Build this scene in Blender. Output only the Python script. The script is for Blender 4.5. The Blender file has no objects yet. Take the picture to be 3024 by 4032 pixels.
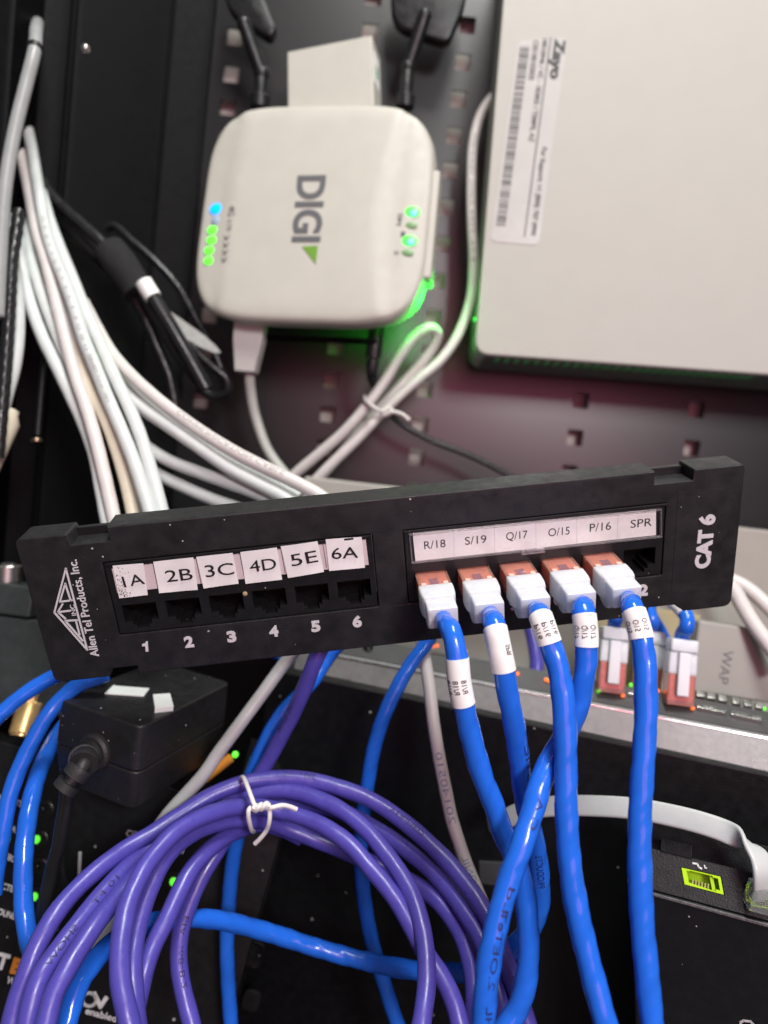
import bpy, bmesh, math, random
import numpy as np
from mathutils import Matrix, Vector
random.seed(4)
S = bpy.context.scene
COL = S.collection

# ------------------------------------------------------------------ camera
FPX, CX, CY = 2825.0, 1512.0, 2016.0            # focal length and centre of the photograph, in its pixels
PITCH, ROLL = math.radians(9), math.radians(6.3)
CAM = Vector((0.0, 0.0, 1.45))
FWD = Vector((0, math.cos(PITCH), -math.sin(PITCH)))
_r0, _u0 = Vector((1, 0, 0)), Vector((0, math.sin(PITCH), math.cos(PITCH)))
RIGHT = math.cos(ROLL) * _r0 + math.sin(ROLL) * _u0
UP = -math.sin(ROLL) * _r0 + math.cos(ROLL) * _u0
cd = bpy.data.cameras.new('camera'); cam = bpy.data.objects.new('camera', cd); COL.objects.link(cam)
cam.matrix_world = Matrix(((RIGHT.x, UP.x, -FWD.x, CAM.x), (RIGHT.y, UP.y, -FWD.y, CAM.y), (RIGHT.z, UP.z, -FWD.z, CAM.z), (0, 0, 0, 1)))
cd.sensor_fit = 'HORIZONTAL'; cd.sensor_width = 36; cd.lens = 36 * FPX / 3024
cd.clip_start = 0.005; cd.clip_end = 20
cd.dof.use_dof = True; cd.dof.focus_distance = 0.243; cd.dof.aperture_fstop = 8.6
S.camera = cam

def V(x, y, z): return RIGHT * x - UP * y + FWD * z          # a direction: right, down, away
def P(u, v, d): return CAM + V((u - CX) / FPX * d, (v - CY) / FPX * d, d)

# ------------------------------------------------------------------ world, exposure, lamps
w = bpy.data.worlds.new('World'); S.world = w; w.use_nodes = True
w.node_tree.nodes['Background'].inputs[0].default_value = (0.75, 0.82, 0.85, 1)
w.node_tree.nodes['Background'].inputs[1].default_value = 0.10
S.view_settings.view_transform = 'Standard'; S.view_settings.look = 'None'
S.view_settings.exposure = 0.0; S.view_settings.gamma = 1
def area(name, pos, target, size, power, color, size_y=None):
    l = bpy.data.lights.new(name, 'AREA'); l.energy = power; l.color = color; l.size = size
    if size_y: l.shape = 'RECTANGLE'; l.size_y = size_y
    o = bpy.data.objects.new(name, l); COL.objects.link(o)
    p = CAM + V(*pos); t = CAM + V(*target)
    o.location = p; o.rotation_euler = (t - p).to_track_quat('-Z', 'Y').to_euler()
    return o
area('ceiling_light', (0.16, -1.0, -0.16), (0.0, 0.0, 0.30), 0.24, 14.5, (0.99, 0.99, 0.95), 0.60)
area('room_light', (0.40, -0.34, -0.80), (0, 0.02, 0.33), 0.22, 8.6, (0.92, 1.0, 0.985))
area('shirt_glow', (0.17, -0.08, -0.33), (0.07, -0.05, 0.45), 0.46, 1.55, (1.0, 0.24, 0.40), 0.52)

# ------------------------------------------------------------------ materials
_M = {}
def mat(name, color, rough=0.45, metal=0.0, spec=0.5, bump=0.0, bscale=900.0, dust=0.0, dscale=260.0, trans=0.0, sss=0.0,
        emit=None, estr=0.0, coat=0.0, var=0.12, ior=1.5, vscale=60.0, smudge=0.0):
    if name in _M: return _M[name]
    m = bpy.data.materials.new(name); m.use_nodes = True
    nt = m.node_tree; N = nt.nodes; L = nt.links; b = N['Principled BSDF']
    c = (*color, 1)
    b.inputs['Base Color'].default_value = c; b.inputs['Roughness'].default_value = rough
    b.inputs['Metallic'].default_value = metal; b.inputs['Specular IOR Level'].default_value = spec
    b.inputs['IOR'].default_value = ior; b.inputs['Transmission Weight'].default_value = trans
    b.inputs['Coat Weight'].default_value = coat; b.inputs['Coat Roughness'].default_value = 0.08
    if sss:
        b.inputs['Subsurface Weight'].default_value = sss; b.inputs['Subsurface Radius'].default_value = (1, 1, 1)
        b.inputs['Subsurface Scale'].default_value = 0.004
    tc = N.new('ShaderNodeTexCoord'); geo = tc.outputs['Object']
    col = None
    if var:
        n1 = N.new('ShaderNodeTexNoise'); n1.inputs['Scale'].default_value = vscale; n1.inputs['Detail'].default_value = 5
        L.new(geo, n1.inputs['Vector'])
        mr = N.new('ShaderNodeMapRange'); mr.inputs[1].default_value = 0.3; mr.inputs[2].default_value = 0.7
        mr.inputs[3].default_value = 1 - var; mr.inputs[4].default_value = 1 + var
        L.new(n1.outputs['Fac'], mr.inputs[0])
        mx = N.new('ShaderNodeMix'); mx.data_type = 'RGBA'; mx.blend_type = 'MULTIPLY'; mx.inputs['Factor'].default_value = 1
        mx.inputs['A'].default_value = c; L.new(mr.outputs[0], mx.inputs['B']); col = mx.outputs['Result']
        n2 = N.new('ShaderNodeTexNoise'); n2.inputs['Scale'].default_value = vscale * 4; n2.inputs['Detail'].default_value = 6
        L.new(geo, n2.inputs['Vector'])
        m2 = N.new('ShaderNodeMapRange'); m2.inputs[1].default_value = 0.3; m2.inputs[2].default_value = 0.7
        m2.inputs[3].default_value = max(0.02, rough - 0.08 - smudge); m2.inputs[4].default_value = min(1, rough + 0.08 + smudge)
        L.new(n2.outputs['Fac'], m2.inputs[0]); L.new(m2.outputs[0], b.inputs['Roughness'])
    if dust:
        vo = N.new('ShaderNodeTexVoronoi'); vo.inputs['Scale'].default_value = dscale; L.new(geo, vo.inputs['Vector'])
        lt = N.new('ShaderNodeMath'); lt.operation = 'LESS_THAN'; L.new(vo.outputs['Distance'], lt.inputs[0])
        sp = N.new('ShaderNodeSeparateColor'); L.new(vo.outputs['Color'], sp.inputs[0])
        thr = N.new('ShaderNodeMath'); thr.operation = 'MULTIPLY'; L.new(sp.outputs[1], thr.inputs[0]); thr.inputs[1].default_value = 0.125
        L.new(thr.outputs[0], lt.inputs[1])
        gt = N.new('ShaderNodeMath'); gt.operation = 'LESS_THAN'; L.new(sp.outputs[0], gt.inputs[0]); gt.inputs[1].default_value = dust
        an = N.new('ShaderNodeMath'); an.operation = 'MULTIPLY'; L.new(lt.outputs[0], an.inputs[0]); L.new(gt.outputs[0], an.inputs[1])
        dx = N.new('ShaderNodeMix'); dx.data_type = 'RGBA'; L.new(an.outputs[0], dx.inputs['Factor'])
        if col: L.new(col, dx.inputs['A'])
        else: dx.inputs['A'].default_value = c
        dx.inputs['B'].default_value = (0.50, 0.50, 0.48, 1); col = dx.outputs['Result']
    if col: L.new(col, b.inputs['Base Color'])
    if bump:
        nb = N.new('ShaderNodeTexNoise'); nb.inputs['Scale'].default_value = bscale; nb.inputs['Detail'].default_value = 3
        L.new(geo, nb.inputs['Vector'])
        bp = N.new('ShaderNodeBump'); bp.inputs['Strength'].default_value = bump; bp.inputs['Distance'].default_value = 0.0004
        L.new(nb.outputs['Fac'], bp.inputs['Height']); L.new(bp.outputs[0], b.inputs['Normal'])
    if emit:
        b.inputs['Emission Color'].default_value = (*emit, 1); b.inputs['Emission Strength'].default_value = estr
    _M[name] = m; return m

PANEL = mat('black_textured_plastic', (0.0135, 0.0142, 0.0150), 0.47, spec=0.48, bump=0.35, bscale=2600, dust=0.16, dscale=330, var=0.25, vscale=45, smudge=0.06)
PANEL2 = mat('black_smooth_plastic', (0.010, 0.0105, 0.0115), 0.40, spec=0.45, bump=0.15, bscale=2000, dust=0.12, dscale=400)
BLACKIN = mat('dark_cavity_plastic', (0.002, 0.002, 0.0025), 0.5, spec=.2, var=0)
ADAPT = mat('adapter_black_plastic', (0.015, 0.015, 0.016), 0.42, spec=0.5, bump=0.5, bscale=1700, dust=0.30, dscale=330, var=0.2)
RACK = mat('black_painted_steel', (0.0045, 0.0048, 0.0056), 0.46, spec=0.35, bump=0.35, bscale=1500, dust=0.12, dscale=200, var=0.2)
PLATE = mat('dark_perforated_steel', (0.0065, 0.0052, 0.0060), 0.33, spec=0.9, bump=0.0, var=0)
FLATBLK = mat('matte_black_steel', (0.0015, 0.0017, 0.0024), 0.6, spec=0.16, bump=0.3, bscale=1500, var=0.2)
BEIGE = mat('warm_white_plastic', (0.47, 0.462, 0.405), 0.5, bump=0.2, bscale=1800, var=0.03)
WHITEBOX = mat('off_white_painted_metal', (0.44, 0.436, 0.395), 0.55, spec=0.25, bump=0.0, bscale=1500, var=0.012)
PAPER = mat('white_label_paper', (0.87, 0.885, 0.855), 0.55, var=0.04, vscale=200)
GLOSSLABEL = mat('glossy_white_label', (0.60, 0.59, 0.565), 0.16, var=0.03, coat=1.0); GLOSSLABEL.node_tree.nodes['Principled BSDF'].inputs['Coat IOR'].default_value = 2.2
PINKSTRIP = mat('pinkish_clear_strip', (0.68, 0.60, 0.60), 0.22, var=0.06, coat=0.4)
STRIP = mat('printed_label_strip', (0.77, 0.765, 0.735), 0.25, var=0.05, coat=0.5, vscale=90)
CLEARP = mat('clear_plastic_cover', (0.95, 0.95, 0.95), 0.05, trans=0.9, var=0)
INK = mat('black_print', (0.012, 0.012, 0.013), 0.5, var=0)
GREYINK = mat('grey_print', (0.10, 0.105, 0.11), 0.5, var=0)
WHITEINK = mat('white_print', (0.72, 0.73, 0.73), 0.5, var=0)
RAISED = mat('white_raised_print', (0.70, 0.71, 0.71), 0.45, var=0.06)
ORANGE = mat('orange_print', (0.72, 0.27, 0.035), 0.5, var=0.05)
GREENINK = mat('green_print', (0.13, 0.30, 0.02), 0.5, var=0)
BLUEINK = mat('faded_blue_print', (0.16, 0.20, 0.38), 0.5, var=0)
NAVYINK = mat('dark_blue_print', (0.012, 0.02, 0.11), 0.5, var=0)
VIOLETINK = mat('dark_violet_print', (0.022, 0.018, 0.10), 0.5, var=0)
CABB = mat('blue_cable_jacket', (0.016, 0.140, 0.70), 0.17, bump=0.06, bscale=500, var=0.06, vscale=120, spec=0.6)
CABA = mat('azure_cable_jacket', (0.004, 0.165, 0.80), 0.34, bump=0.08, bscale=700, var=0.06, vscale=120)
CABP = mat('purple_cable_jacket', (0.076, 0.064, 0.37), 0.33, bump=0.05, bscale=500, var=0.07, vscale=120, spec=0.6)
CABW = mat('white_cable_jacket', (0.60, 0.64, 0.62), 0.38, bump=0.1, bscale=600, var=0.05, vscale=120)
CABWP = mat('pinkish_white_cable_jacket', (0.64, 0.61, 0.585), 0.36, bump=0.1, bscale=600, var=0.05, vscale=120)
CABC = mat('cream_cable_jacket', (0.64, 0.59, 0.46), 0.4, var=0.05, vscale=120)
CABG = mat('light_grey_cable_jacket', (0.42, 0.435, 0.43), 0.36, var=0.06, vscale=120)
CABGD = mat('grey_cable_jacket', (0.30, 0.315, 0.31), 0.36, var=0.06, vscale=120)
CABK = mat('black_cable_jacket', (0.012, 0.012, 0.013), 0.32, bump=0.3, bscale=600, var=0.1)
FLATG = mat('pale_grey_flat_cable', (0.50, 0.54, 0.53), 0.34, var=0.05, vscale=120)
BOOT = mat('translucent_white_boot', (0.82, 0.87, 0.94), 0.36, trans=0.28, sss=0.7, bump=0.15, bscale=900, var=0.08, vscale=220)
REDCLR = mat('clear_orange_red_plug', (1.0, 0.50, 0.38), 0.06, trans=0.76, coat=0.6, var=0.03)
PINKCLR = mat('pale_pink_clear_plastic', (1.0, 0.58, 0.50), 0.15, trans=0.1, var=0.05)
BLUEBIT = mat('blue_wire_insulation', (0.08, 0.07, 0.55), 0.4, var=0)
CLEARPLUG = mat('clear_plug', (0.85, 0.92, 0.90), 0.08, trans=0.85, var=0)
GOLD = mat('brass', (0.85, 0.56, 0.24), 0.34, metal=0.75, var=0.08)
SILVER = mat('bright_steel', (0.78, 0.77, 0.73), 0.22, metal=1, var=0.05)
DULLSTEEL = mat('dull_steel', (0.45, 0.44, 0.42), 0.35, metal=1, var=0.1)
BEZEL = mat('silver_grey_metal', (0.25, 0.255, 0.245), 0.44, metal=0.25, bump=0.3, bscale=1800, var=0.10, vscale=300)
PORTSTRIP = mat('dark_grey_port_strip', (0.052, 0.052, 0.052), 0.5, bump=0.4, bscale=1200, var=0.2, dust=0.12)
SWBODY = mat('pale_grey_switch_body', (0.33, 0.315, 0.28), 0.5, bump=0.1, var=0.04)
WAPBOX = mat('light_grey_box', (0.32, 0.315, 0.285), 0.5, var=0.04)
TAN = mat('tan_cardboard', (0.36, 0.31, 0.17), 0.6, var=0.06)
LIME = mat('lime_green_port', (0.46, 0.76, 0.015), 0.4, var=0.05)
LIMED = mat('deep_lime_port_inside', (0.40, 0.66, 0.015), 0.45, var=0.05)
DKBOX = mat('dark_green_grey_metal', (0.030, 0.036, 0.036), 0.45, bump=0.3, var=0.15)
VELCRO = mat('black_hook_and_loop', (0.010, 0.010, 0.011), 0.9, bump=1.0, bscale=1500, var=0.3, vscale=300)
RUBBER = mat('black_rubber', (0.010, 0.010, 0.011), 0.38, bump=0.25, bscale=900, var=0.15)
WALLM = mat('pale_wall_paint', (0.52, 0.48, 0.44), 0.7, var=0.05)
TIE = mat('white_plastic_tie', (0.78, 0.77, 0.73), 0.35, var=0.03)
FOAM = mat('white_foam_pad', (0.74, 0.78, 0.75), 0.6, var=0.04)
LEDG = mat('green_led', (0.1, 0.6, 0.05), 0.3, emit=(0.12, 0.85, 0.04), estr=1.15, var=0)
LEDG2 = mat('bright_green_led', (0.1, 0.6, 0.05), 0.3, emit=(0.05, 0.9, 0.09), estr=1.5, var=0)
LEDC = mat('cyan_led', (0.2, 0.7, 0.6), 0.3, emit=(0.08, 0.9, 0.75), estr=1.4, var=0)
LEDB = mat('blue_led', (0.0, 0.3, 0.9), 0.3, emit=(0.0, 0.25, 1.0), estr=2.0, var=0)
LEDBD = mat('unlit_blue_led', (0.30, 0.40, 0.55), 0.4, var=0)
LEDGD = mat('unlit_green_led', (0.20, 0.36, 0.16), 0.4, var=0)
LEDO = mat('orange_led', (0.8, 0.2, 0.05), 0.3, emit=(1.0, 0.16, 0.03), estr=1.3, var=0)
BUTTON = mat('black_button', (0.008, 0.008, 0.008), 0.3, var=0)
STICKG = mat('green_sticker', (0.12, 0.35, 0.14), 0.5, var=0.2, vscale=400)
VENT = mat('dark_vent', (0.10, 0.11, 0.10), 0.5, var=0.3, vscale=300)

# ------------------------------------------------------------------ object helpers
def link(o, parent=None):
    COL.objects.link(o)
    if parent is not None: o.parent = parent
    return o
def tag(o, label, cat, group=None):
    o['label'] = label; o['category'] = cat
    if group: o['group'] = group
    return o
def obj(name, bm, m, parent=None, smooth=35):
    me = bpy.data.meshes.new(name); bm.to_mesh(me); bm.free()
    me.materials.append(m)
    me.polygons.foreach_set('use_smooth', [True] * len(me.polygons))
    if smooth < 180: me.set_sharp_from_angle(angle=math.radians(smooth))
    o = bpy.data.objects.new(name, me)
    if smooth <= 40:
        wn = o.modifiers.new('face_weighted_normals', 'WEIGHTED_NORMAL'); wn.keep_sharp = True; wn.weight = 90
    return link(o, parent)
def thing(name, label, cat, M=None, group=None):
    o = bpy.data.objects.new(name, None); o.empty_display_size = 0.01; COL.objects.link(o)
    if M is not None: o.matrix_world = M
    return tag(o, label, cat, group)
def place(o, M): o.matrix_world = M; return o
def struct(o): o['kind'] = 'structure'; return o

class Frame:
    """A flat face: origin, x to the right, y up the face, z out of it."""
    def __init__(s, o, ex, ey):                         # ex right, ey DOWN (world vectors)
        s.o = Vector(o); s.x = Vector(ex).normalized()
        d = Vector(ey); d = (d - s.x * d.dot(s.x)).normalized()
        s.y = -d; s.z = s.x.cross(s.y)
        if s.z.dot(FWD) > 0.999: s.z = -s.z
        s.M = Matrix(((s.x.x, s.y.x, s.z.x, s.o.x), (s.x.y, s.y.y, s.z.y, s.o.y), (s.x.z, s.y.z, s.z.z, s.o.z), (0, 0, 0, 1)))
        s.I = s.M.inverted()
    def px(s, u, v, z=0.0):                             # where the sight line of a photo point meets the face
        r = P(u, v, 1.0) - CAM; p0 = s.o + s.z * z
        t = (p0 - CAM).dot(s.z) / r.dot(s.z)
        q = s.I @ (CAM + r * t); return Vector((q.x, q.y))
    def at(s, x, y, z=0.0): return s.M @ Vector((x, y, z))
    def sub(s, x, y, z=0.0, rot=0.0): return s.M @ Matrix.Translation((x, y, z)) @ Matrix.Rotation(rot, 4, 'Z')
def quad_frame(c, d):
    A = []
    for (x, y), (u, v) in zip([(0, 0), (1, 0), (1, 1), (0, 1)], c):
        X = (u - CX) / FPX; Y = (v - CY) / FPX
        A += [[x, y, 1, 0, 0, 0, -X * x, -X * y, -X], [0, 0, 0, x, y, 1, -Y * x, -Y * y, -Y]]
    H = np.linalg.svd(np.array(A))[2][-1].reshape(3, 3); H = H / H[2, 2] * d
    a, b = H[:, 0], H[:, 1]
    f = Frame(P(c[0][0], c[0][1], d), V(*a), V(*b)); f.w = float(np.linalg.norm(a)); f.h = float(np.linalg.norm(b)); return f
def frame_at(u, v, d, ex, ey): return Frame(P(u, v, d), V(*ex), V(*ey))

# ------------------------------------------------------------------ shape helpers
def box(bm, x0, x1, y0, y1, z0, z1):
    vs = [bm.verts.new((x, y, z)) for z in (z0, z1) for y in (y0, y1) for x in (x0, x1)]
    for f in ((0, 2, 3, 1), (4, 5, 7, 6), (0, 1, 5, 4), (2, 6, 7, 3), (0, 4, 6, 2), (1, 3, 7, 5)): bm.faces.new([vs[i] for i in f])
    return bm
def prism(bm, poly, z0, z1):
    a = [bm.verts.new((p[0], p[1], z0)) for p in poly]; b = [bm.verts.new((p[0], p[1], z1)) for p in poly]
    n = len(poly); fs = [bm.faces.new(b), bm.faces.new(a[::-1])]
    for i in range(n): fs.append(bm.faces.new((a[i], a[(i + 1) % n], b[(i + 1) % n], b[i])))
    bmesh.ops.recalc_face_normals(bm, faces=fs); return bm
def bev(bm, wd, seg=2, ang=35):
    bm.normal_update()
    es = [e for e in bm.edges if len(e.link_faces) == 2 and e.calc_face_angle(0) > math.radians(ang)]
    bmesh.ops.bevel(bm, geom=es, offset=wd, segments=seg, profile=0.5, affect='EDGES', clamp_overlap=True); return bm
def bbox(x0, x1, y0, y1, z0, z1, wd=0.0005, seg=2): return bev(box(bmesh.new(), x0, x1, y0, y1, z0, z1), wd, seg)
def rpoly(pts, r, n=5):
    out = []; k = len(pts)
    for i in range(k):
        p, a, b = Vector(pts[i]), Vector(pts[i - 1]), Vector(pts[(i + 1) % k])
        rr = r[i] if isinstance(r, (list, tuple)) else r
        if rr <= 0: out.append(p); continue
        da, db = (a - p).normalized(), (b - p).normalized()
        rr = min(rr, (a - p).length * 0.49, (b - p).length * 0.49)
        for j in range(n + 1):
            t = j / n; out.append((p + da * rr) * (1 - t) ** 2 + p * 2 * t * (1 - t) + (p + db * rr) * t * t)
    return [(q[0], q[1]) for q in out]
def rrect(x0, x1, y0, y1, r, n=4): return rpoly([(x0, y0), (x1, y0), (x1, y1), (x0, y1)], r, n)
def curve_bm(setup):
    cu = setup(); o = bpy.data.objects.new('tmp', cu); COL.objects.link(o)
    dg = bpy.context.evaluated_depsgraph_get(); me = bpy.data.meshes.new_from_object(o.evaluated_get(dg))
    bm = bmesh.new(); bm.from_mesh(me)
    bpy.data.objects.remove(o); bpy.data.meshes.remove(me); bpy.data.curves.remove(cu); return bm
def plate(loops, z0, z1, bevel=0.0):
    def mk():
        cu = bpy.data.curves.new('tmp', 'CURVE'); cu.dimensions = '2D'; cu.fill_mode = 'BOTH'
        for lp in loops:
            sp = cu.splines.new('POLY'); sp.points.add(len(lp) - 1); sp.use_cyclic_u = True
            for q, p in zip(sp.points, lp): q.co = (p[0], p[1], 0, 1)
        cu.extrude = max(1e-6, (z1 - z0) / 2 - bevel); cu.bevel_depth = bevel; cu.bevel_resolution = 1; cu.offset = -bevel
        return cu
    bm = curve_bm(mk); bmesh.ops.translate(bm, verts=bm.verts, vec=(0, 0, (z0 + z1) / 2))
    bmesh.ops.remove_doubles(bm, verts=bm.verts, dist=1e-7); return bm
_caph = None
def text_bm(s, bold=0.0, extrude=0.0):
    def mk():
        cu = bpy.data.curves.new('tmp', 'FONT'); cu.body = s; cu.size = 1; cu.offset = bold; cu.extrude = extrude; cu.resolution_u = 4; return cu
    return curve_bm(mk)
def caph():
    global _caph
    if _caph is None:
        b = text_bm('H'); ys = [v.co.y for v in b.verts]; _caph = max(ys) - min(ys); b.free()
    return _caph
def join(bm, other, M=None):
    if M is not None: bmesh.ops.transform(other, matrix=M, verts=other.verts)
    me = bpy.data.meshes.new('tmp'); other.to_mesh(me); other.free(); bm.from_mesh(me); bpy.data.meshes.remove(me); return bm
def txt(bm, fr, s, uv0, uv1, hpx, z=0.0, bold=0.0, thick=0.00005, lead=True, skew=0.0):
    """Lettering that runs from photo point uv0 to uv1 on the face; hpx is its capital height in the photo. Midline on uv0-uv1."""
    a, b = fr.px(*uv0, z), fr.px(*uv1, z); d = b - a; ln = d.length
    du, dv = uv1[0] - uv0[0], uv1[1] - uv0[1]; k = math.hypot(du, dv); mid = ((uv0[0] + uv1[0]) / 2, (uv0[1] + uv1[1]) / 2)
    h = (fr.px(mid[0] + dv / k * hpx, mid[1] - du / k * hpx, z) - fr.px(*mid, z)).length
    t = text_bm(s, bold, 0.5)
    xs = [v.co.x for v in t.verts]; x0, x1 = min(xs), max(xs); ch = caph()
    for v in t.verts:
        yy = (v.co.y / ch - 0.5) * h
        v.co = Vector(((v.co.x - x0) / (x1 - x0) * ln + skew * yy, yy, (v.co.z / 1.0 + 0.5) * thick))
    M = Matrix.Translation((a.x, a.y, z)) @ Matrix.Rotation(math.atan2(d.y, d.x), 4, 'Z')
    return join(bm, t, M)
def stroke(bm, pts, wd, z0, z1):
    for a, b in zip(pts[:-1], pts[1:]):
        a, b = Vector(a), Vector(b); t = (b - a).normalized(); n = Vector((-t.y, t.x)) * wd / 2; e = t * wd * 0.4
        prism(bm, [a - n - e, b - n + e, b + n + e, a + n - e], z0, z1)
    return bm
def lathe(bm, prof, n=24, M=None, knurl=0.0):
    rings = []
    for r, z in prof:
        rings.append([bm.verts.new(((r * (1 + (knurl if (i % 2 and 0) else 0))) * math.cos(2 * math.pi * i / n), r * math.sin(2 * math.pi * i / n), z)) for i in range(n)])
    fs = []
    for a, b in zip(rings[:-1], rings[1:]):
        for i in range(n): fs.append(bm.faces.new((a[i], a[(i + 1) % n], b[(i + 1) % n], b[i])))
    fs.append(bm.faces.new(rings[0][::-1])); fs.append(bm.faces.new(rings[-1]))
    if M is not None: bmesh.ops.transform(bm, matrix=M, verts=[v for r in rings for v in r])
    bmesh.ops.recalc_face_normals(bm, faces=fs)
    return bm
def axis_M(p, q):
    d = (q - p).normalized(); return Matrix.Translation(p) @ d.to_track_quat('Z', 'Y').to_matrix().to_4x4()

class Path:
    def __init__(s, pts, ds=0.0012):
        P0 = [Vector(p) for p in pts]; Q = [P0[0] * 2 - P0[1]] + P0 + [P0[-1] * 2 - P0[-2]]
        raw = []
        for i in range(1, len(Q) - 2):
            a, b, c, d = Q[i - 1:i + 3]
            t0 = 0; t1 = t0 + max(1e-6, (b - a).length ** .5); t2 = t1 + max(1e-6, (c - b).length ** .5); t3 = t2 + max(1e-6, (d - c).length ** .5)
            n = 14
            for k in range(n):
                t = t1 + (t2 - t1) * k / n
                A1 = a * ((t1 - t) / (t1 - t0)) + b * ((t - t0) / (t1 - t0)); A2 = b * ((t2 - t) / (t2 - t1)) + c * ((t - t1) / (t2 - t1)); A3 = c * ((t3 - t) / (t3 - t2)) + d * ((t - t2) / (t3 - t2))
                B1 = A1 * ((t2 - t) / (t2 - t0)) + A2 * ((t - t0) / (t2 - t0)); B2 = A2 * ((t3 - t) / (t3 - t1)) + A3 * ((t - t1) / (t3 - t1))
                raw.append(B1 * ((t2 - t) / (t2 - t1)) + B2 * ((t - t1) / (t2 - t1)))
        raw.append(P0[-1])
        L = [0.0]
        for a, b in zip(raw[:-1], raw[1:]): L.append(L[-1] + (b - a).length)
        s.len = L[-1]; n = max(3, int(s.len / ds)); s.p = []; j = 0
        for k in range(n + 1):
            d = s.len * k / n
            while j < len(L) - 2 and L[j + 1] < d: j += 1
            f = (d - L[j]) / max(1e-9, L[j + 1] - L[j]); s.p.append(raw[j].lerp(raw[j + 1], min(1, max(0, f))))
        s.n = n; s.t = [(s.p[min(n, i + 1)] - s.p[max(0, i - 1)]).normalized() for i in range(n + 1)]
        nn = (Vector((0.31, 0.2, 0.93)) if abs(s.t[0].z) < .8 else Vector((1, 0.1, 0.2)))
        s.nv = []
        for t in s.t: nn = (nn - t * nn.dot(t)).normalized(); s.nv.append(nn.copy())
    def at(s, d):
        x = min(max(d / s.len, 0), 1) * s.n; i = min(s.n - 1, int(x)); f = x - i
        p = s.p[i].lerp(s.p[i + 1], f); t = s.t[i].lerp(s.t[i + 1], f).normalized()
        n = CAM - p; n = (n - t * n.dot(t)).normalized(); return p, t, n, t.cross(n)
    def near(s, q):
        i = min(range(s.n + 1), key=lambda k: (s.p[k] - q).length_squared); return i / s.n * s.len
    def nearpx(s, u, v):
        r = (P(u, v, 1) - CAM).normalized()
        i = min(range(s.n + 1), key=lambda k: ((s.p[k] - CAM) - r * (s.p[k] - CAM).dot(r)).length_squared / (s.p[k] - CAM).length_squared); return i / s.n * s.len
def tube(bm, path, r, n=18, s0=0.0, s1=None, ridge=0.0, pitch=0.024, wob=0.0, ph=0.0, grow=0.0, taper=None):
    s1 = path.len if s1 is None else s1
    i0 = int(round(s0 / path.len * path.n)); i1 = max(i0 + 2, int(round(s1 / path.len * path.n)))
    i1 = min(i1, path.n); rings = []
    for i in range(i0, i1 + 1):
        p, t, a = path.p[i], path.t[i], path.nv[i]; b = t.cross(a); s = i / path.n * path.len
        rr = r * (1 + wob * math.sin(s * 173 + ph * 3) * math.sin(s * 71 + ph)) + grow
        if taper: rr *= taper[0] + (1 - taper[0]) * min(1.0, s / taper[1]) ** 1.5
        ring = []
        for k in range(n):
            th = 2 * math.pi * k / n
            q = rr * (1 + ridge * math.cos(2 * (th - s * 2 * math.pi / pitch) + ph) + 0.5 * ridge * math.cos(3 * (th - s * 2 * math.pi / (pitch * .7)) + 1.3))
            ring.append(bm.verts.new(p + (a * math.cos(th) + b * math.sin(th)) * q))
        rings.append(ring)
    for x, y in zip(rings[:-1], rings[1:]):
        for k in range(n): bm.faces.new((x[k], x[(k + 1) % n], y[(k + 1) % n], y[k]))
    bm.faces.new(rings[0][::-1]); bm.faces.new(rings[-1]); return bm
def wrap_text(bm, path, r, s, string, length, height, ang=0.0, rev=False, eps=0.00006, bold=0.0):
    t = text_bm(string, bold)
    bmesh.ops.triangulate(t, faces=t.faces[:])
    for _ in range(4):
        xs = [v.co.x for v in t.verts]; wd = max(xs) - min(xs)
        kx, ky = length / wd, height / caph()
        es = [e for e in t.edges if math.hypot((e.verts[0].co.x - e.verts[1].co.x) * kx, (e.verts[0].co.y - e.verts[1].co.y) * ky) > 0.0006]
        if not es: break
        bmesh.ops.subdivide_edges(t, edges=es, cuts=1); bmesh.ops.triangulate(t, faces=t.faces[:])
    xs = [v.co.x for v in t.verts]; x0 = min(xs); kx = length / (max(xs) - x0); ky = height / caph()
    for v in t.verts:
        x = (v.co.x - x0) * kx - length / 2; y = v.co.y * ky - height / 2
        if rev: x, y = -x, -y
        p, tt, n, b = path.at(s + x); th = ang + y / r
        v.co = p + (n * math.cos(th) + b * math.sin(th)) * (r + eps)
    return join(bm, t)
def pts(l): return [P(*q) for q in l]
def localize(bm, M): bmesh.ops.transform(bm, matrix=M.inverted(), verts=bm.verts); return bm
def anchor(p): return Matrix.Translation(p)
def cable(name, label, path, r, m, cat='cable', group=None, n=16, **k):
    """A cable that is one mesh."""
    M = anchor(path.p[0]); o = obj(name, localize(tube(bmesh.new(), path, r, n, **k), M), m, smooth=60)
    place(o, M); return tag(o, label, cat, group)
def part_world(name, bm, m, parent, smooth=60):
    M = parent.matrix_world; q = parent
    while q.parent is not None: q = q.parent; M = q.matrix_world
    return obj(name, localize(bm, M), m, parent, smooth)
def ball(bm, c, r, sx=1, sy=1, sz=1):
    M = Matrix.Translation(c) @ Matrix.Diagonal((r * sx, r * sy, r * sz, 1)); bmesh.ops.create_uvsphere(bm, u_segments=16, v_segments=10, radius=1, matrix=M); return bm

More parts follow.
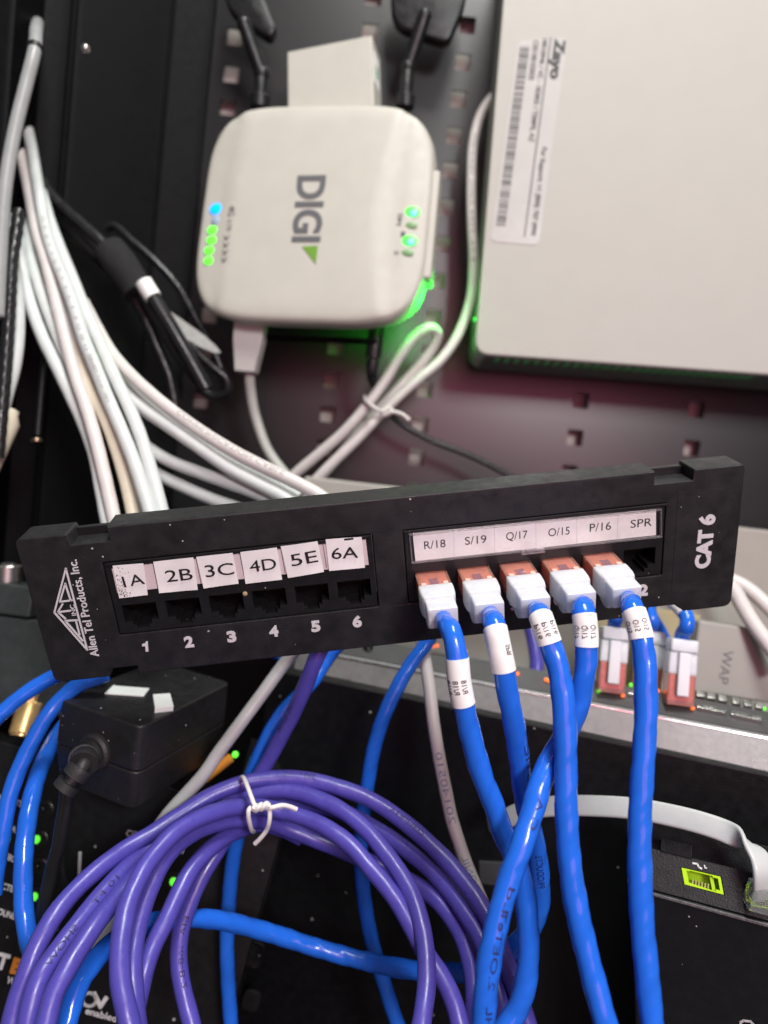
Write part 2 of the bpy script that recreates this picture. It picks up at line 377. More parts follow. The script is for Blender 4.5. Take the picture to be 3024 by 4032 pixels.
# ================================================================== SETTING
BP = frame_at(1512, 1000, 0.455, (0.9915, 0.113, 0.0), (-0.112, 0.985, 0.075))      # face of the perforated back
def hole(u, v, s=0.0050):
    c = BP.px(u, v); return rrect(c.x - s, c.x + s, c.y - s * 1.02, c.y + s * 1.02, 0.0011, 3)
hl = []
for v in (99, 245, 391, 534, 671, 816, 961, 1105, 1250, 1392, 1532, 1671, 1800, 1935): hl.append((1852 - 0.117 * v, v))
for v in (-12, 126, 265, 403, 541, 679, 817, 955, 1093, 1231, 1366, 1498, 1631, 1762): hl.append((1470 - 0.109 * v, v))
for v in (0, 146, 292, 422, 560, 697, 833, 969, 1105, 1240, 1377, 1577, 1712): hl.append((938 - 0.093 * v, v))
for v in (760, 895, 1035, 1170, 1305, 1440, 1577, 1723, 1862): hl.append((2545 - 0.163 * v, v))
for v in (1060, 1200, 1340, 1480, 1613, 1764, 1905): hl.append((2940 - 0.122 * v, v))
plo = [(-0.135, 0.19), (0.34, 0.19), (0.34, -0.44), (-0.135, -0.44)]
from mathutils.geometry import delaunay_2d_cdt
def pierced(outline, holes, z0, z1):
    vs, fs = [], []
    for lp in [outline] + holes:
        k = len(vs); vs += [Vector(p) for p in lp]; fs.append(list(range(k, k + len(lp))))
    es = [(f[i], f[(i + 1) % len(f)]) for f in fs for i in range(len(f))]
    V2, _, F2, _, _, _ = delaunay_2d_cdt(vs, es, [], 2, 1e-7)      # holes are taken out below
    bm = bmesh.new(); top = [bm.verts.new((p.x, p.y, z1)) for p in V2]; bot = [bm.verts.new((p.x, p.y, z0)) for p in V2]
    bx = [(min(p[0] for p in h), max(p[0] for p in h), min(p[1] for p in h), max(p[1] for p in h)) for h in holes]
    for f in F2:
        c = sum((V2[i] for i in f), Vector((0, 0))) / len(f)
        if any(a < c.x < b and d < c.y < e for a, b, d, e in bx): continue
        bm.faces.new([top[i] for i in f]); bm.faces.new([bot[i] for i in f][::-1])
    bnd = [e for e in bm.edges if len(e.link_faces) == 1 and e.verts[0].co.z == top[0].co.z]
    n = len(top); ix = {v: i for i, v in enumerate(top)}
    for e in bnd:
        a, b = e.verts; bm.faces.new((a, b, bot[ix[b]], bot[ix[a]]))
    bmesh.ops.recalc_face_normals(bm, faces=bm.faces[:]); return bm
o = obj('back_wall', pierced(plo, [hole(*h) for h in hl], -0.0016, 0.0), PLATE, smooth=30); place(o, BP.M); struct(o)
o = obj('rear_wall', box(bmesh.new(), -0.145, 0.40, -0.40, 0.25, -0.03, -0.0115), WALLM); place(o, BP.M); struct(o)
# left side of the cabinet: a folded black sheet that comes forward from the back
SW = BP
l3, l2, l1, l0 = BP.px(800, 500, .006).x, BP.px(641, 500, .010).x, BP.px(268, 500, .045).x, BP.px(16, 300, .075).x
prof = [(l3, -0.0016), (l3, 0.006), (l3 - .005, 0.006), (l2 + .0016, 0.0085), (l2, 0.0105), (l2 - .0015, 0.0095), (l2 - .004, .012), (l1 + .004, 0.043), (l1 + .0016, .045), (l1, 0.0450), (l1 - .0012, .0440), (l1 - .0020, .0452), (l1 - .004, .0440),
        (l1 - .009, .0445), (l0 + .004, .0470), (l0 + .003, .0745), (l0, .0755), (l0 - .03, .0755), (l0 - .03, -0.0016)]
bm = bmesh.new()
a = [bm.verts.new((x, 0.30, z)) for x, z in prof]; b = [bm.verts.new((x, -0.40, z)) for x, z in prof]
for i in range(len(prof)): bm.faces.new((a[i], a[(i + 1) % len(prof)], b[(i + 1) % len(prof)], b[i]))
bm.faces.new(a); bm.faces.new(b[::-1]); bmesh.ops.recalc_face_normals(bm, faces=bm.faces[:]); bev(bm, 0.0004, 2)
o = obj('side_wall', bm, FLATBLK); place(o, BP.M); struct(o)
o = obj('cabinet_floor', box(bmesh.new(), -0.22, 0.36, -0.46, -0.45, -0.0016, 0.26), FLATBLK); place(o, BP.M); struct(o)

# ================================================================== PATCH PANEL
PF = quad_frame([(54, 2124), (2937, 1826), (2876, 2387), (211, 2690)], 0.24)
pan = thing('patch_bay', 'long black twelve port patch panel with taped white labels, hanging tilted across the middle', 'patch bay', PF.M)
W_, H_ = PF.w, PF.h
def px(u, v, z=0.0): return PF.px(u, v, z)
y_nt = -0.0042; y_nb = -H_ + 0.0032
xa, xb = px(264, 2110).x, px(424, 2090).x; xc, xd = px(2581, 1870).x, px(2733, 1850).x
xe, xf = px(428, 2650).x, px(545, 2645).x; xg, xh, xi = px(2554, 2400).x, px(2655, 2376).x, px(2693, 2408).x
out = [(0, 0), (xa, 0), (xa + .0006, y_nt), (xb, y_nt), (xb - .0003, 0.0012), (xc, 0.0006), (xc, y_nt), (xd, y_nt), (xd, 0), (W_, 0), (W_, -H_),
       (xi, -H_), (xh, y_nb), (xg, y_nb), (xg, -H_), (xf, -H_), (xf, y_nb), (xe, y_nb), (xe, -H_), (0, -H_)]
rr = [0.0028, .0008, 0, 0, .0006, .0006, 0, 0, .0006, .0022, .0035, .0005, 0, 0, .0003, .0003, 0, 0, .0003, .0035]
lb = [px(404, 2219), px(1463, 2102), px(1494, 2387), px(470, 2503)]; rb = [px(1586, 2088), px(2624, 1981), px(2607, 2268), px(1608, 2372)]
def rect_of(q): return ((q[0].x + q[3].x) / 2, (q[1].x + q[2].x) / 2, (q[2].y + q[3].y) / 2, (q[0].y + q[1].y) / 2)
LB, RB = rect_of(lb), rect_of(rb)
def rc(R, g=0.0, r=0.0004): return rrect(R[0] + g, R[1] - g, R[2] + g, R[3] - g, r, 2)
TH = 0.0118
obj('face_plate', plate([rpoly(out, rr), rc(LB), rc(RB)], -TH, 0, 0.00055), PANEL, pan)
for x0, x1 in ((xa, xb), (xc, xd)): obj('notch_lip', bbox(x0 + .0004, x1 - .0002, y_nt - .0005, -0.0012, -TH + .0008, -TH + .0032, .0003), PANEL2, pan)
for q in ([(115, 2216), (341, 2192), (440, 2587), (232, 2611)], [(2672, 1939), (2890, 1918), (2855, 2312), (2641, 2337)]):
    l = [px(*p) for p in q]; x0, x1, y0, y1 = rect_of(l); obj('raised_end_field', prism(bmesh.new(), rrect(x0, x1, y0, y1, 0.0012), -0.0002, 0.00014), PANEL, pan)
hw, h1, h2, h3 = 0.0059, 0.0067, 0.0083, 0.0097
def port_poly(c, g=0.0):
    x, y = c; return [(x - hw, y), (x - hw, y - h1), (x - .00325, y - h1), (x - .00325, y - h2), (x - .0021, y - h2), (x - .0021, y - h3),
                      (x + .0021, y - h3), (x + .0021, y - h2), (x + .00325, y - h2), (x + .00325, y - h1), (x + hw, y - h1), (x + hw, y)]
p0 = (px(470, 2388) + px(618, 2373)) / 2; p5 = (px(1324, 2293) + px(1459, 2279)) / 2
yl = (p0.y + p5.y) / 2; LPORT = [(p0.x + (p5.x - p0.x) * i / 5, yl) for i in range(6)]
q5 = (px(2453, 2172) + px(2588, 2155)) / 2; q0 = px(1627, 2259) + (px(2588, 2155) - px(2453, 2172)) / 2
yr = (q0.y + q5.y) / 2; RPORT = [(q0.x + (q5.x - q0.x) * i / 5, yr) for i in range(6)]
for R, PR in ((LB, LPORT), (RB, RPORT)):
    obj('port_block', plate([rc(R, 0.00035)] + [port_poly(c) for c in PR], -0.010, -0.00025, 0.00018), PANEL2, pan)
    box_y = PR[0][1]
    for c in PR:                                           # socket behind each opening: walls, back, contact wires
        bm = bmesh.new(); x, y = c; z0, z1 = -0.0115, -0.0101
        box(bm, x - hw - .0003, x + hw + .0003, y - h3 - .0003, y + .0003, z0, z1)
        sk = obj('socket', bm, BLACKIN, pan)
        bm = bmesh.new()
        for k in range(8):
            xx = x + (k - 3.5) * 0.00102; box(bm, xx - .00016, xx + .00016, y - .0030, y - .0026, -0.0098, -0.0055)
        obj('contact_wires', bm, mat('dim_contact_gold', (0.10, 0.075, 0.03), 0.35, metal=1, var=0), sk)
# strips that hold the labels
def flat_quad(bm, fr, q, z0, z1, r=0.0): 
    l = [fr.px(u, v, z1) for u, v in q]; l = [(p.x, p.y) for p in l][::-1]
    return prism(bm, rpoly(l, r) if r else l, z0, z1)
bm = flat_quad(bmesh.new(), PF, [(440, 2240), (1440, 2125), (1452, 2224), (462, 2335)], -0.0005, 0.0004)
st = obj('label_strip', bm, PINKSTRIP, pan)
bm = bmesh.new()
for u0, v0, u1, v1 in ((601, 2216, 622, 2318), (771, 2197, 792, 2298), (943, 2177, 963, 2276), (1105, 2158, 1123, 2256), (1271, 2139, 1286, 2236)):
    a, b = px(u0, v0, .00045), px(u1, v1, .00045); stroke(bm, [a, b], 0.00022, .0003, .00046)
obj('divider_line', bm, mat('divider_ink', (0.10, 0.06, 0.07), 0.5, var=0), st)
bm = bmesh.new(); a, b = px(621, 2324, .0006), px(1455, 2232, .0006); 
a0, b0 = px(424, 2222), px(1452, 2112)
stroke(bm, [a0, b0], 0.0011, -0.0002, 0.0006); obj('holder_rail', bev(bm, .0002), PANEL2, pan)
TAPES = [('1A', [(443, 2228), (564, 2219), (582, 2343), (470, 2355)], (484, 2292), (566, 2278), 42),
         ('2B', [(603, 2213), (761, 2195), (779, 2322), (627, 2335)], (652, 2270), (757, 2259), 45),
         ('3C', [(772, 2194), (916, 2177), (940, 2297), (802, 2317)], (808, 2250), (920, 2238), 46),
         ('4D', [(946, 2175), (1090, 2156), (1111, 2281), (967, 2299)], (983, 2232), (1087, 2218), 44),
         ('5E', [(1105, 2152), (1250, 2132), (1276, 2251), (1134, 2276)], (1145, 2208), (1249, 2189), 46),
         ('6A', [(1282, 2124), (1424, 2115), (1437, 2235), (1296, 2248)], (1306, 2180), (1410, 2174), 43)]
for s, q, u0, u1, h in TAPES:
    bm = bmesh.new(); l = [PF.px(u, v, .0008) for u, v in q]; n = 7                     # a small curled square of tape
    grid = []
    for j in range(n + 1):
        row = []
        for i in range(n + 1):
            fx, fy = i / n, j / n; p = (l[0] * (1 - fx) + l[1] * fx) * (1 - fy) + (l[3] * (1 - fx) + l[2] * fx) * fy
            z = 0.00062 + 0.0007 * max(0, fy - .55) ** 1.5 * (1 + .5 * math.sin(fx * 5 + len(grid) + ord(s[0]))) + 0.00012 * math.sin(fx * 4 + ord(s[1]))
            row.append(bm.verts.new((p.x, p.y, z)))
        grid.append(row)
    for j in range(n):
        for i in range(n): bm.faces.new((grid[j][i], grid[j + 1][i], grid[j + 1][i + 1], grid[j][i + 1]))
    ex = bmesh.ops.extrude_face_region(bm, geom=bm.faces[:]); vs = [g for g in ex['geom'] if isinstance(g, bmesh.types.BMVert)]
    bmesh.ops.translate(bm, verts=vs, vec=(0, 0, 0.00008)); bmesh.ops.recalc_face_normals(bm, faces=bm.faces[:])
    t = obj('label_tape', bm, PAPER, pan); t['label'] = 'white tape square printed %s' % s
    obj('lettering', txt(bmesh.new(), PF, s, u0, u1, h, 0.00108, bold=0.0), INK, t)
    if s == '1A':
        bm = bmesh.new(); R = random.Random(3)
        for k in range(95):
            fx, fy = abs(R.gauss(0, .22)), R.random(); fy = 1 - abs(R.gauss(0, .45)) if k % 3 else fy
            if not (0.04 < fx < .75 and 0.03 < fy < .97): continue
            p = (l[0] * (1 - fx) + l[1] * fx) * (1 - fy) + (l[3] * (1 - fx) + l[2] * fx) * fy; e = R.uniform(.00004, .00013)
            box(bm, p.x - e, p.x + e, p.y - e, p.y + e, 0.00104, 0.00109 + .0007 * max(0, fy - .55) ** 1.5)
        obj('ink_smear', bm, INK, t)
NUM = [('1', 573, 2545), ('2', 744, 2527), ('3', 912, 2506), ('4', 1078, 2485), ('5', 1243, 2465), ('6', 1406, 2447),
       ('7', 1722, 2412), ('8', 1890, 2394), ('9', 2022, 2380), ('10', 2185, 2360), ('11', 2355, 2342), ('12', 2521, 2324)]
for s, u, v in NUM:
    if s == '1':
        k = [px(u + a, v + b_) for a, b_ in ((-13, -9), (-2, -12), (2, -20), (9, -20), (12, 19), (2, 20), (-1, -3), (-12, -1))]
        obj('port_number', prism(bmesh.new(), [tuple(p) for p in k][::-1], 0, .0003), RAISED, pan); continue
    hwd = (10 if s == '1' else 18) if len(s) == 1 else 30
    obj('port_number', txt(bmesh.new(), PF, s, (u - hwd, v + 1.9), (u + hwd, v - 1.9), 38, 0, bold=0.045, thick=0.0003), RAISED, pan)
bm = flat_quad(bmesh.new(), PF, [(1625, 2102), (2583, 2009), (2583, 2107), (1636, 2210)], -0.0005, 0.0002)
st = obj('label_strip', bm, STRIP, pan)
bm = bmesh.new()
for s, u, v in (('R/18', 1712, 2143), ('S/19', 1873, 2126), ('Q/17', 2035, 2108), ('O/15', 2201, 2093), ('P/16', 2364, 2074), ('SPR', 2525, 2059)):
    txt(bm, PF, s, (u - 42, v + 4.4), (u + 42, v - 4.4), 30, 0.00021, thick=.00004)
obj('lettering', bm, INK, st)
bm = bmesh.new()
for u0, v0, u1, v1 in ((1786, 2088, 1788, 2192), (1946, 2072, 1948, 2175), (2109, 2056, 2110, 2158), (2270, 2041, 2270, 2141), (2432, 2025, 2430, 2125)):
    stroke(bm, [px(u0, v0), px(u1, v1)], 0.00010, .0001, .00023)
obj('divider_line', bm, mat('faint_divider', (0.42, 0.38, 0.37), 0.4, var=0), st)
bm = bmesh.new()
fr_ = [px(1612, 2103), px(2600, 2005), px(2600, 2110), px(1622, 2213)]
stroke(bm, [fr_[3], fr_[2]], 0.0007, -.0003, .0011); stroke(bm, [fr_[0], fr_[1]], 0.0007, -.0003, .0009)
stroke(bm, [fr_[0], fr_[3]], 0.0006, -.0003, .0009); stroke(bm, [fr_[1], fr_[2]], 0.0006, -.0003, .0009)
box(bm, px(2050, 2165).x, px(2142, 2150).x, px(2095, 2168).y - .0008, px(2095, 2168).y + .0010, 0.0002, 0.0014)
obj('clear_holder', bev(bm, .00012), CLEARP, pan)
bm = bmesh.new(); stroke(bm, [px(1592, 2094), px(2622, 1986)], 0.0009, -.0002, .0005); obj('holder_rail', bev(bm, .0002), PANEL2, pan)
obj('lettering', txt(bmesh.new(), PF, 'CAT 6', (2762, 2237), (2786, 2026), 52, 0.00012, bold=0.05, thick=0.00035), RAISED, pan)
# maker's mark: triangle of raised strokes and the name beside it
def lg(x, y): return px(100 + x / 4.1475, 2150 + y / 4.1475)
bm = bmesh.new(); lw = 0.00058
for pl in ([(665, 365), (478, 1080), (1015, 1690), (665, 365)], [(655, 610), (568, 905), (765, 880)], [(655, 610), (745, 885)],
           [(610, 945), (535, 1070), (655, 1180)], [(545, 1072), (735, 1050)], [(655, 1215), (850, 1205)], [(655, 1215), (940, 1540)], [(830, 1215), (890, 1440)]):
    stroke(bm, [lg(*p) for p in pl], lw, 0.0001, 0.00042)
txt(bm, PF, 'INC', (100 + 800 / 4.1475, 2150 + 1130 / 4.1475), (100 + 765 / 4.1475, 2150 + 955 / 4.1475), 17, 0.0001, thick=.0003)
obj('triangle_emblem', bm, RAISED, pan)
obj('lettering', txt(bmesh.new(), PF, 'Allen Tel Products, Inc.', (375, 2584), (284, 2204), 32, 0.00012, bold=0.006, thick=0.00032), RAISED, pan)
bm = bmesh.new(); ball(bm, (px(965, 2338).x, px(965, 2338).y, 0.0), 0.0009, 1, 1, .5); obj('glue_drop', bm, mat('amber_resin', (0.45, 0.38, 0.2), 0.2, var=0), pan)

# ================================================================== BLUE PATCH CABLES IN THE RIGHT BLOCK
def loft(secs, n=6):
    """secs: (z, half width, top, bottom, corner radius)."""
    bm = bmesh.new(); rings = []
    for z, hwid, yt, yb, r in secs:
        rings.append([bm.verts.new((x, y, z)) for x, y in rrect(-hwid, hwid, yb, yt, r, 3)])
    k = len(rings[0])
    for a, b in zip(rings[:-1], rings[1:]):
        for i in range(k): bm.faces.new((a[i], a[(i + 1) % k], b[(i + 1) % k], b[i]))
    bm.faces.new(rings[0][::-1]); bm.faces.new(rings[-1]); bmesh.ops.recalc_face_normals(bm, faces=bm.faces[:]); return bm
def plug_parts(root):
    """Clear orange plug, frosted boot; z runs out of the jack."""
    b = bmesh.new()
    box(b, -.0058, .0058, -.0080, -.0002, -.009, .0112); bev(b, .0003)
    pl = obj('plug', b, REDCLR, root)
    b = bmesh.new()
    box(b, -.0050, .0050, -.0062, -.0014, -.0085, .0108)
    for x in (-.0038, .0038): box(b, x - .0009, x + .0009, -.0010, .00025, .0084, .0108)
    box(b, -.0046, .0046, -.0016, -.0007, .0030, .0104)
    obj('inner_plug_body', bev(b, .00015), PINKCLR, pl)
    b = bmesh.new(); box(b, -.0017, .0016, -.0010, -.00035, .0046, .0100); bev(b, .0003); obj('wire_pair', b, BLUEBIT, pl)
    b = loft([(.0104, .0060, .0003, -.0084, .0008), (.0130, .00605, .0004, -.0085, .001), (.0165, .0059, .0004, -.0083, .001), (.0188, .0055, .0003, -.0080, .001),
              (.0193, .0053, .0001, -.0078, .001), (.0195, .0050, -.0006, -.0080, .0008), (.0215, .0050, -.0007, -.0081, .0008), (.0256, .0050, -.0007, -.0081, .0008),
              (.0261, .0047, -.0010, -.0078, .0008)])
    bt = obj('boot', b, BOOT, root, smooth=28)
    b = bmesh.new()
    arc = [(.0128 + .0052 * (1 - math.cos(t)), -.0079 - .0033 * math.sin(t)) for t in [math.pi * i / 12 for i in range(13)]]
    for x0, x1 in ((-.0046, -.0036), (.0036, .0046)): prism(b, [(y, z) for z, y in arc], x0, x1)
    bmesh.ops.transform(b, matrix=Matrix(((0, 0, 1, 0), (1, 0, 0, 0), (0, 1, 0, 0), (0, 0, 0, 1))), verts=b.verts); bmesh.ops.recalc_face_normals(b, faces=b.faces[:])
    obj('latch_guard', bev(b, .0002), BOOT, bt)
CB = 0.00345
C1 = [(1778, 2490, .2245), (1797, 2570, .2225), (1808, 2680, .2225), (1825, 2770, .223), (1854, 2899, .2245), (1900, 3059, .226), (1945, 3170, .227), (1984, 3290, .228), (2030, 3390, .229), (2060, 3480, .229), (2076, 3616, .228), (2081, 3760, .227), (2068, 3880, .226), (2038, 3975, .225), (1985, 4050, .224), (1930, 4130, .224)]
C2 = [(1947, 2462, .2225), (1966, 2550, .221), (1985, 2640, .221), (2000, 2735, .222), (2020, 2830, .224), (2043, 2979, .229), (2064, 3138, .235), (2090, 3250, .239), (2114, 3361, .242), (2126, 3463, .244), (2126, 3550, .246), (2105, 3625, .248), (2050, 3700, .252), (2005, 3745, .256), (1940, 3800, .262), (1870, 3828, .268), (1760, 3829, .275), (1655, 3823, .282), (1463, 3790, .290), (1264, 3737, .292), (1065, 3674, .288), (890, 3628, .280), (760, 3615, .272), (640, 3625, .264), (540, 3655, .256), (450, 3707, .249), (380, 3775, .242), (325, 3851, .236), (285, 3950, .231), (262, 4040, .228), (250, 4110, .226)]
C3 = [(2128, 2425, .2225), (2150, 2490, .2205), (2175, 2560, .2195), (2200, 2640, .2185), (2213, 2720, .2175), (2222, 2819, .2165), (2228, 2979, .215), (2229, 3138, .2135), (2233, 3260, .2125), (2246, 3419, .211), (2271, 3579, .209), (2307, 3738, .207), (2348, 3898, .2045), (2385, 4032, .202), (2420, 4140, .200)]
C4 = [(2298, 2405, .2235), (2306, 2470, .2225), (2309, 2541, .222), (2306, 2623, .222), (2293, 2700, .2225), (2270, 2800, .2235), (2225, 2890, .224), (2170, 2990, .222), (2131, 3075, .219), (2098, 3190, .215), (2055, 3325, .211), (2000, 3480, .2085), (1953, 3650, .206), (1921, 3818, .2045), (1906, 3978, .2035), (1898, 4100, .203)]
C5 = [(2493, 2400, .2225), (2512, 2460, .221), (2527, 2520, .2195), (2538, 2600, .2185), (2542, 2680, .2175), (2543, 2819, .216), (2534, 2979, .214), (2523, 3138, .2125), (2518, 3298, .211), (2520, 3450, .2095), (2529, 3640, .2075), (2546, 3818, .2055), (2564, 4000, .2035), (2585, 4140, .202)]
SPEC = [  # path, sleeve start and end, sleeve words (word, turn, columns), label
    (C1, (1802, 2600), (1833, 2765), ('R/18', True), 'blue patch cable in the leftmost plugged jack, white sleeve printed R/18'),
    (C2, (1950, 2475), (1987, 2637), ('SPR', False), 'blue patch cable with white sleeve printed SPR, second plug, looping back to the lower left'),
    (C3, (2124, 2430), (2167, 2535), ('P/16', False), 'blue patch cable from the middle plug, white sleeve P/16, running straight down in front'),
    (C4, (2300, 2425), (2310, 2545), ('Q/17', False), 'blue patch cable with white sleeve Q/17 that crosses diagonally to the lower left'),
    (C5, (2496, 2410), (2528, 2518), ('O/15', False), 'blue patch cable with white sleeve O/15, rightmost, beside the empty jack')]
for i, (cp, s0, s1, (wd, up), lab) in enumerate(SPEC):
    M = PF.sub(RPORT[i][0], RPORT[i][1] - 0.0001)
    root = thing('patch_cable', lab, 'network cable', M, 'blue patch cables plugged into the panel')
    plug_parts(root)
    path = Path([M @ Vector((0, -.0046, .0125)), M @ Vector((0, -.0046, .0200)), M @ Vector((0, -.0046, .0270))] + pts(cp))
    part_world('jacket', tube(bmesh.new(), path, CB, 24, ridge=.028, pitch=.0235, wob=.03, ph=i * 1.7, taper=(.66, .0235)), CABB, root, 180)
    a, b = path.nearpx(*s0), path.nearpx(*s1)
    sl = part_world('marker_sleeve', tube(bmesh.new(), path, CB * 1.05, 24, a, b, grow=.00012), PAPER, root, 50)
    bm = bmesh.new(); r = CB * 1.05 + .00012; ln = 0.0042 if wd != 'SPR' else 0.0034
    for k in ((-1, 0, 1) if wd != 'SPR' else (0,)):
        ang = {0: .35, 1: -.2, 2: -.1, 3: .1, 4: .1}[i] + k * .72
        if wd == 'SPR': ang = -0.75
        wrap_text(bm, path, r, a + (b - a) * (.52 if i != 0 else .56), wd, ln, .0017, ang, rev=up, bold=.012)
    part_world('lettering', bm, INK, sl)
    if i == 1:
        bm = bmesh.new(); wrap_text(bm, path, CB * 1.03, path.nearpx(2121, 3410), 'PRODUCTS', .0125, .0022, -.1, rev=True)
        wrap_text(bm, path, CB * 1.03, path.nearpx(2048, 2990), 'CTIC', .015, .0020, -.9, rev=True); part_world('printing', bm, NAVYINK, root)
    if i == 3:
        for u, v, t, l in ((1990, 3530, 'l.d', .007), (1962, 3640, 'TeT', .009), (1930, 3790, '2.OE', .012), (1905, 3980, 'HL', .006), (2095, 3210, 'C A', .009)):
            part_world('printing', wrap_text(bmesh.new(), path, CB * 1.03, path.nearpx(u, v), t, l, .0019, -.45, rev=True), NAVYINK, root)

# ================================================================== OTHER BLUE CABLES
BG = 'loose blue cables behind the panel'
B1 = [(420, 2600, .300), (330, 2620, .298), (200, 2670, .295), (108, 2725, .292), (27, 2790, .289), (-45, 2860, .286), (-110, 2950, .283)]
B2 = [(420, 2655, .292), (304, 2700, .290), (233, 2760, .288), (178, 2830, .285), (122, 2930, .282), (70, 3040, .279), (36, 3142, .276), (12, 3278, .273), (-10, 3400, .271), (-25, 3520, .27)]
B3 = [(380, 2750, .325), (290, 2820, .322), (225, 2895, .312), (179, 2980, .300), (141, 3077, .286), (114, 3197, .276), (99, 3305, .271), (92, 3400, .268), (91, 3500, .266), (95, 3590, .264), (112, 3690, .262), (140, 3800, .262), (172, 3900, .264), (205, 4040, .266), (215, 4120, .266)]
B4 = [(1420, 2450, .325), (1300, 2580, .318), (1225, 2690, .312), (1125, 2790, .306), (1070, 2870, .304), (1026, 2960, .303), (985, 3060, .303), (955, 3180, .304), (933, 3300, .306), (913, 3420, .307), (900, 3560, .307), (893, 3700, .306), (897, 3850, .304), (906, 3990, .302), (915, 4110, .300)]
B5 = [(1740, 2430, .310), (1680, 2530, .307), (1612, 2625, .304), (1550, 2735, .301), (1505, 2838, .300), (1470, 2958, .300), (1450, 3073, .301), (1432, 3190, .303), (1421, 3320, .305), (1426, 3460, .306), (1443, 3598, .306), (1470, 3730, .305), (1510, 3863, .303), (1565, 4032, .300), (1605, 4130, .298)]
for k, (l, r, m, lab) in enumerate([
        (B1, .0031, CABB, 'short blue cable leaving the left picture edge above the brass connector'),
        (B2, .0031, CABB, 'blue cable curving down the left edge in front of the brass connector'),
        (B3, .0034, CABB, 'blue cable hanging left of the power adapter over the row of green lights'),
        (B4, .0031, CABB, 'blue cable running down behind the purple cable and under the white twist tie'),
        (B5, .0031, CABB, 'blue cable falling from the panel between the purple coil and the dark steel front')]):
    cable('loose_blue_cable', lab, Path(pts(l)), r, m, 'network cable', BG, ridge=.018, pitch=.02, ph=k * 2.1)
cable('loose_blue_cable', 'short blue cable end just visible under the panel above the power adapter', Path(pts([(1050, 2550, .372), (1140, 2612, .373), (1200, 2675, .375), (1260, 2780, .378), (1300, 2900, .38)])), .0032, CABB, 'network cable', BG)

# ================================================================== PURPLE COIL
RP = 0.00318
PUR = {
 'A': [(32, 4090, .222), (70, 3932, .226), (108, 3824, .229), (152, 3715, .233), (217, 3602, .239), (298, 3504, .247), (380, 3428, .254), (488, 3346, .263), (597, 3283, .270), (700, 3215, .276), (800, 3150, .281), (900, 3102, .285), (1000, 3074, .288), (1162, 3065, .290), (1312, 3094, .289), (1463, 3151, .286), (1590, 3235, .281), (1700, 3330, .275), (1795, 3430, .268), (1875, 3535, .261), (1940, 3650, .254), (1995, 3790, .246), (2043, 3922, .239), (2075, 4032, .234), (2100, 4120, .230)],
 'B': [(103, 4060, .216), (125, 3949, .219), (163, 3840, .223), (228, 3743, .229), (298, 3650, .236), (380, 3547, .245), (461, 3455, .254), (560, 3368, .266), (680, 3275, .276), (790, 3205, .283), (890, 3150, .287), (1000, 3122, .288), (1132, 3112, .288), (1252, 3145, .285), (1360, 3200, .280), (1451, 3278, .274), (1530, 3375, .267), (1600, 3479, .260), (1648, 3598, .252), (1675, 3731, .244), (1680, 3863, .237), (1664, 4000, .230), (1645, 4100, .226)],
 'C': [(174, 4060, .213), (217, 3905, .219), (260, 3824, .223), (315, 3732, .229), (380, 3634, .236), (450, 3547, .245), (515, 3471, .253), (600, 3385, .268), (700, 3305, .279), (800, 3240, .287), (900, 3195, .293), (1010, 3170, .297), (1130, 3160, .299), (1260, 3175, .297), (1377, 3210, .293), (1529, 3295, .286), (1662, 3396, .278), (1762, 3498, .270), (1834, 3600, .262), (1895, 3700, .255), (1940, 3820, .248), (1975, 3950, .241), (2000, 4080, .236)],
 'D': [(520, 4070, .212), (494, 3960, .215), (477, 3878, .218), (472, 3770, .222), (482, 3661, .227), (507, 3553, .233), (555, 3444, .240), (610, 3363, .247), (680, 3287, .254), (770, 3230, .262), (860, 3195, .270), (940, 3178, .276), (1030, 3178, .280), (1100, 3192, .281), (1192, 3218, .279), (1282, 3258, .275), (1373, 3323, .270), (1463, 3422, .264), (1558, 3540, .257), (1625, 3660, .251), (1680, 3760, .247), (1735, 3840, .243), (1780, 3930, .239), (1812, 4040, .235), (1830, 4120, .232)],
 'E': [(545, 4090, .226), (530, 3950, .228), (522, 3800, .232), (534, 3688, .237), (555, 3600, .241), (588, 3504, .246), (630, 3412, .251), (700, 3322, .259), (780, 3268, .266), (880, 3235, .274), (980, 3226, .281), (1071, 3240, .287), (1165, 3275, .290), (1280, 3320, .290), (1400, 3370, .287), (1520, 3425, .283), (1640, 3485, .277), (1730, 3555, .271), (1800, 3650, .265), (1842, 3750, .259), (1862, 3863, .253), (1866, 3980, .247), (1858, 4100, .243)],
 'F': [(500, 4100, .234), (540, 3960, .237), (572, 3813, .241), (608, 3715, .246), (655, 3623, .251), (699, 3526, .257), (752, 3428, .264), (814, 3355, .271), (890, 3295, .279), (960, 3262, .286), (1030, 3245, .291), (1110, 3262, .295), (1190, 3300, .296)],
 'G': [(770, 4100, .252), (754, 4032, .254), (716, 3878, .259), (703, 3770, .262), (713, 3661, .265), (743, 3569, .268), (790, 3460, .272), (850, 3360, .277), (905, 3270, .283), (960, 3170, .289), (1005, 3090, .293), (1042, 3022, .294), (1089, 2934, .292), (1144, 2832, .288), (1198, 2711, .283), (1246, 2590, .281), (1300, 2480, .283), (1340, 2400, .288)]}
coil = thing('purple_cable_coil', 'coil of glossy purple network cable gathered by a white twist tie', 'cable coil', anchor(P(990, 3120, .285)))
bm = bmesh.new(); PP = {}
for k, l in PUR.items(): PP[k] = Path(pts(l)); tube(bm, PP[k], RP, 18, ridge=.012, pitch=.03, wob=.03, ph=ord(k))
part_world('jacket', bm, CABP, coil, 180)
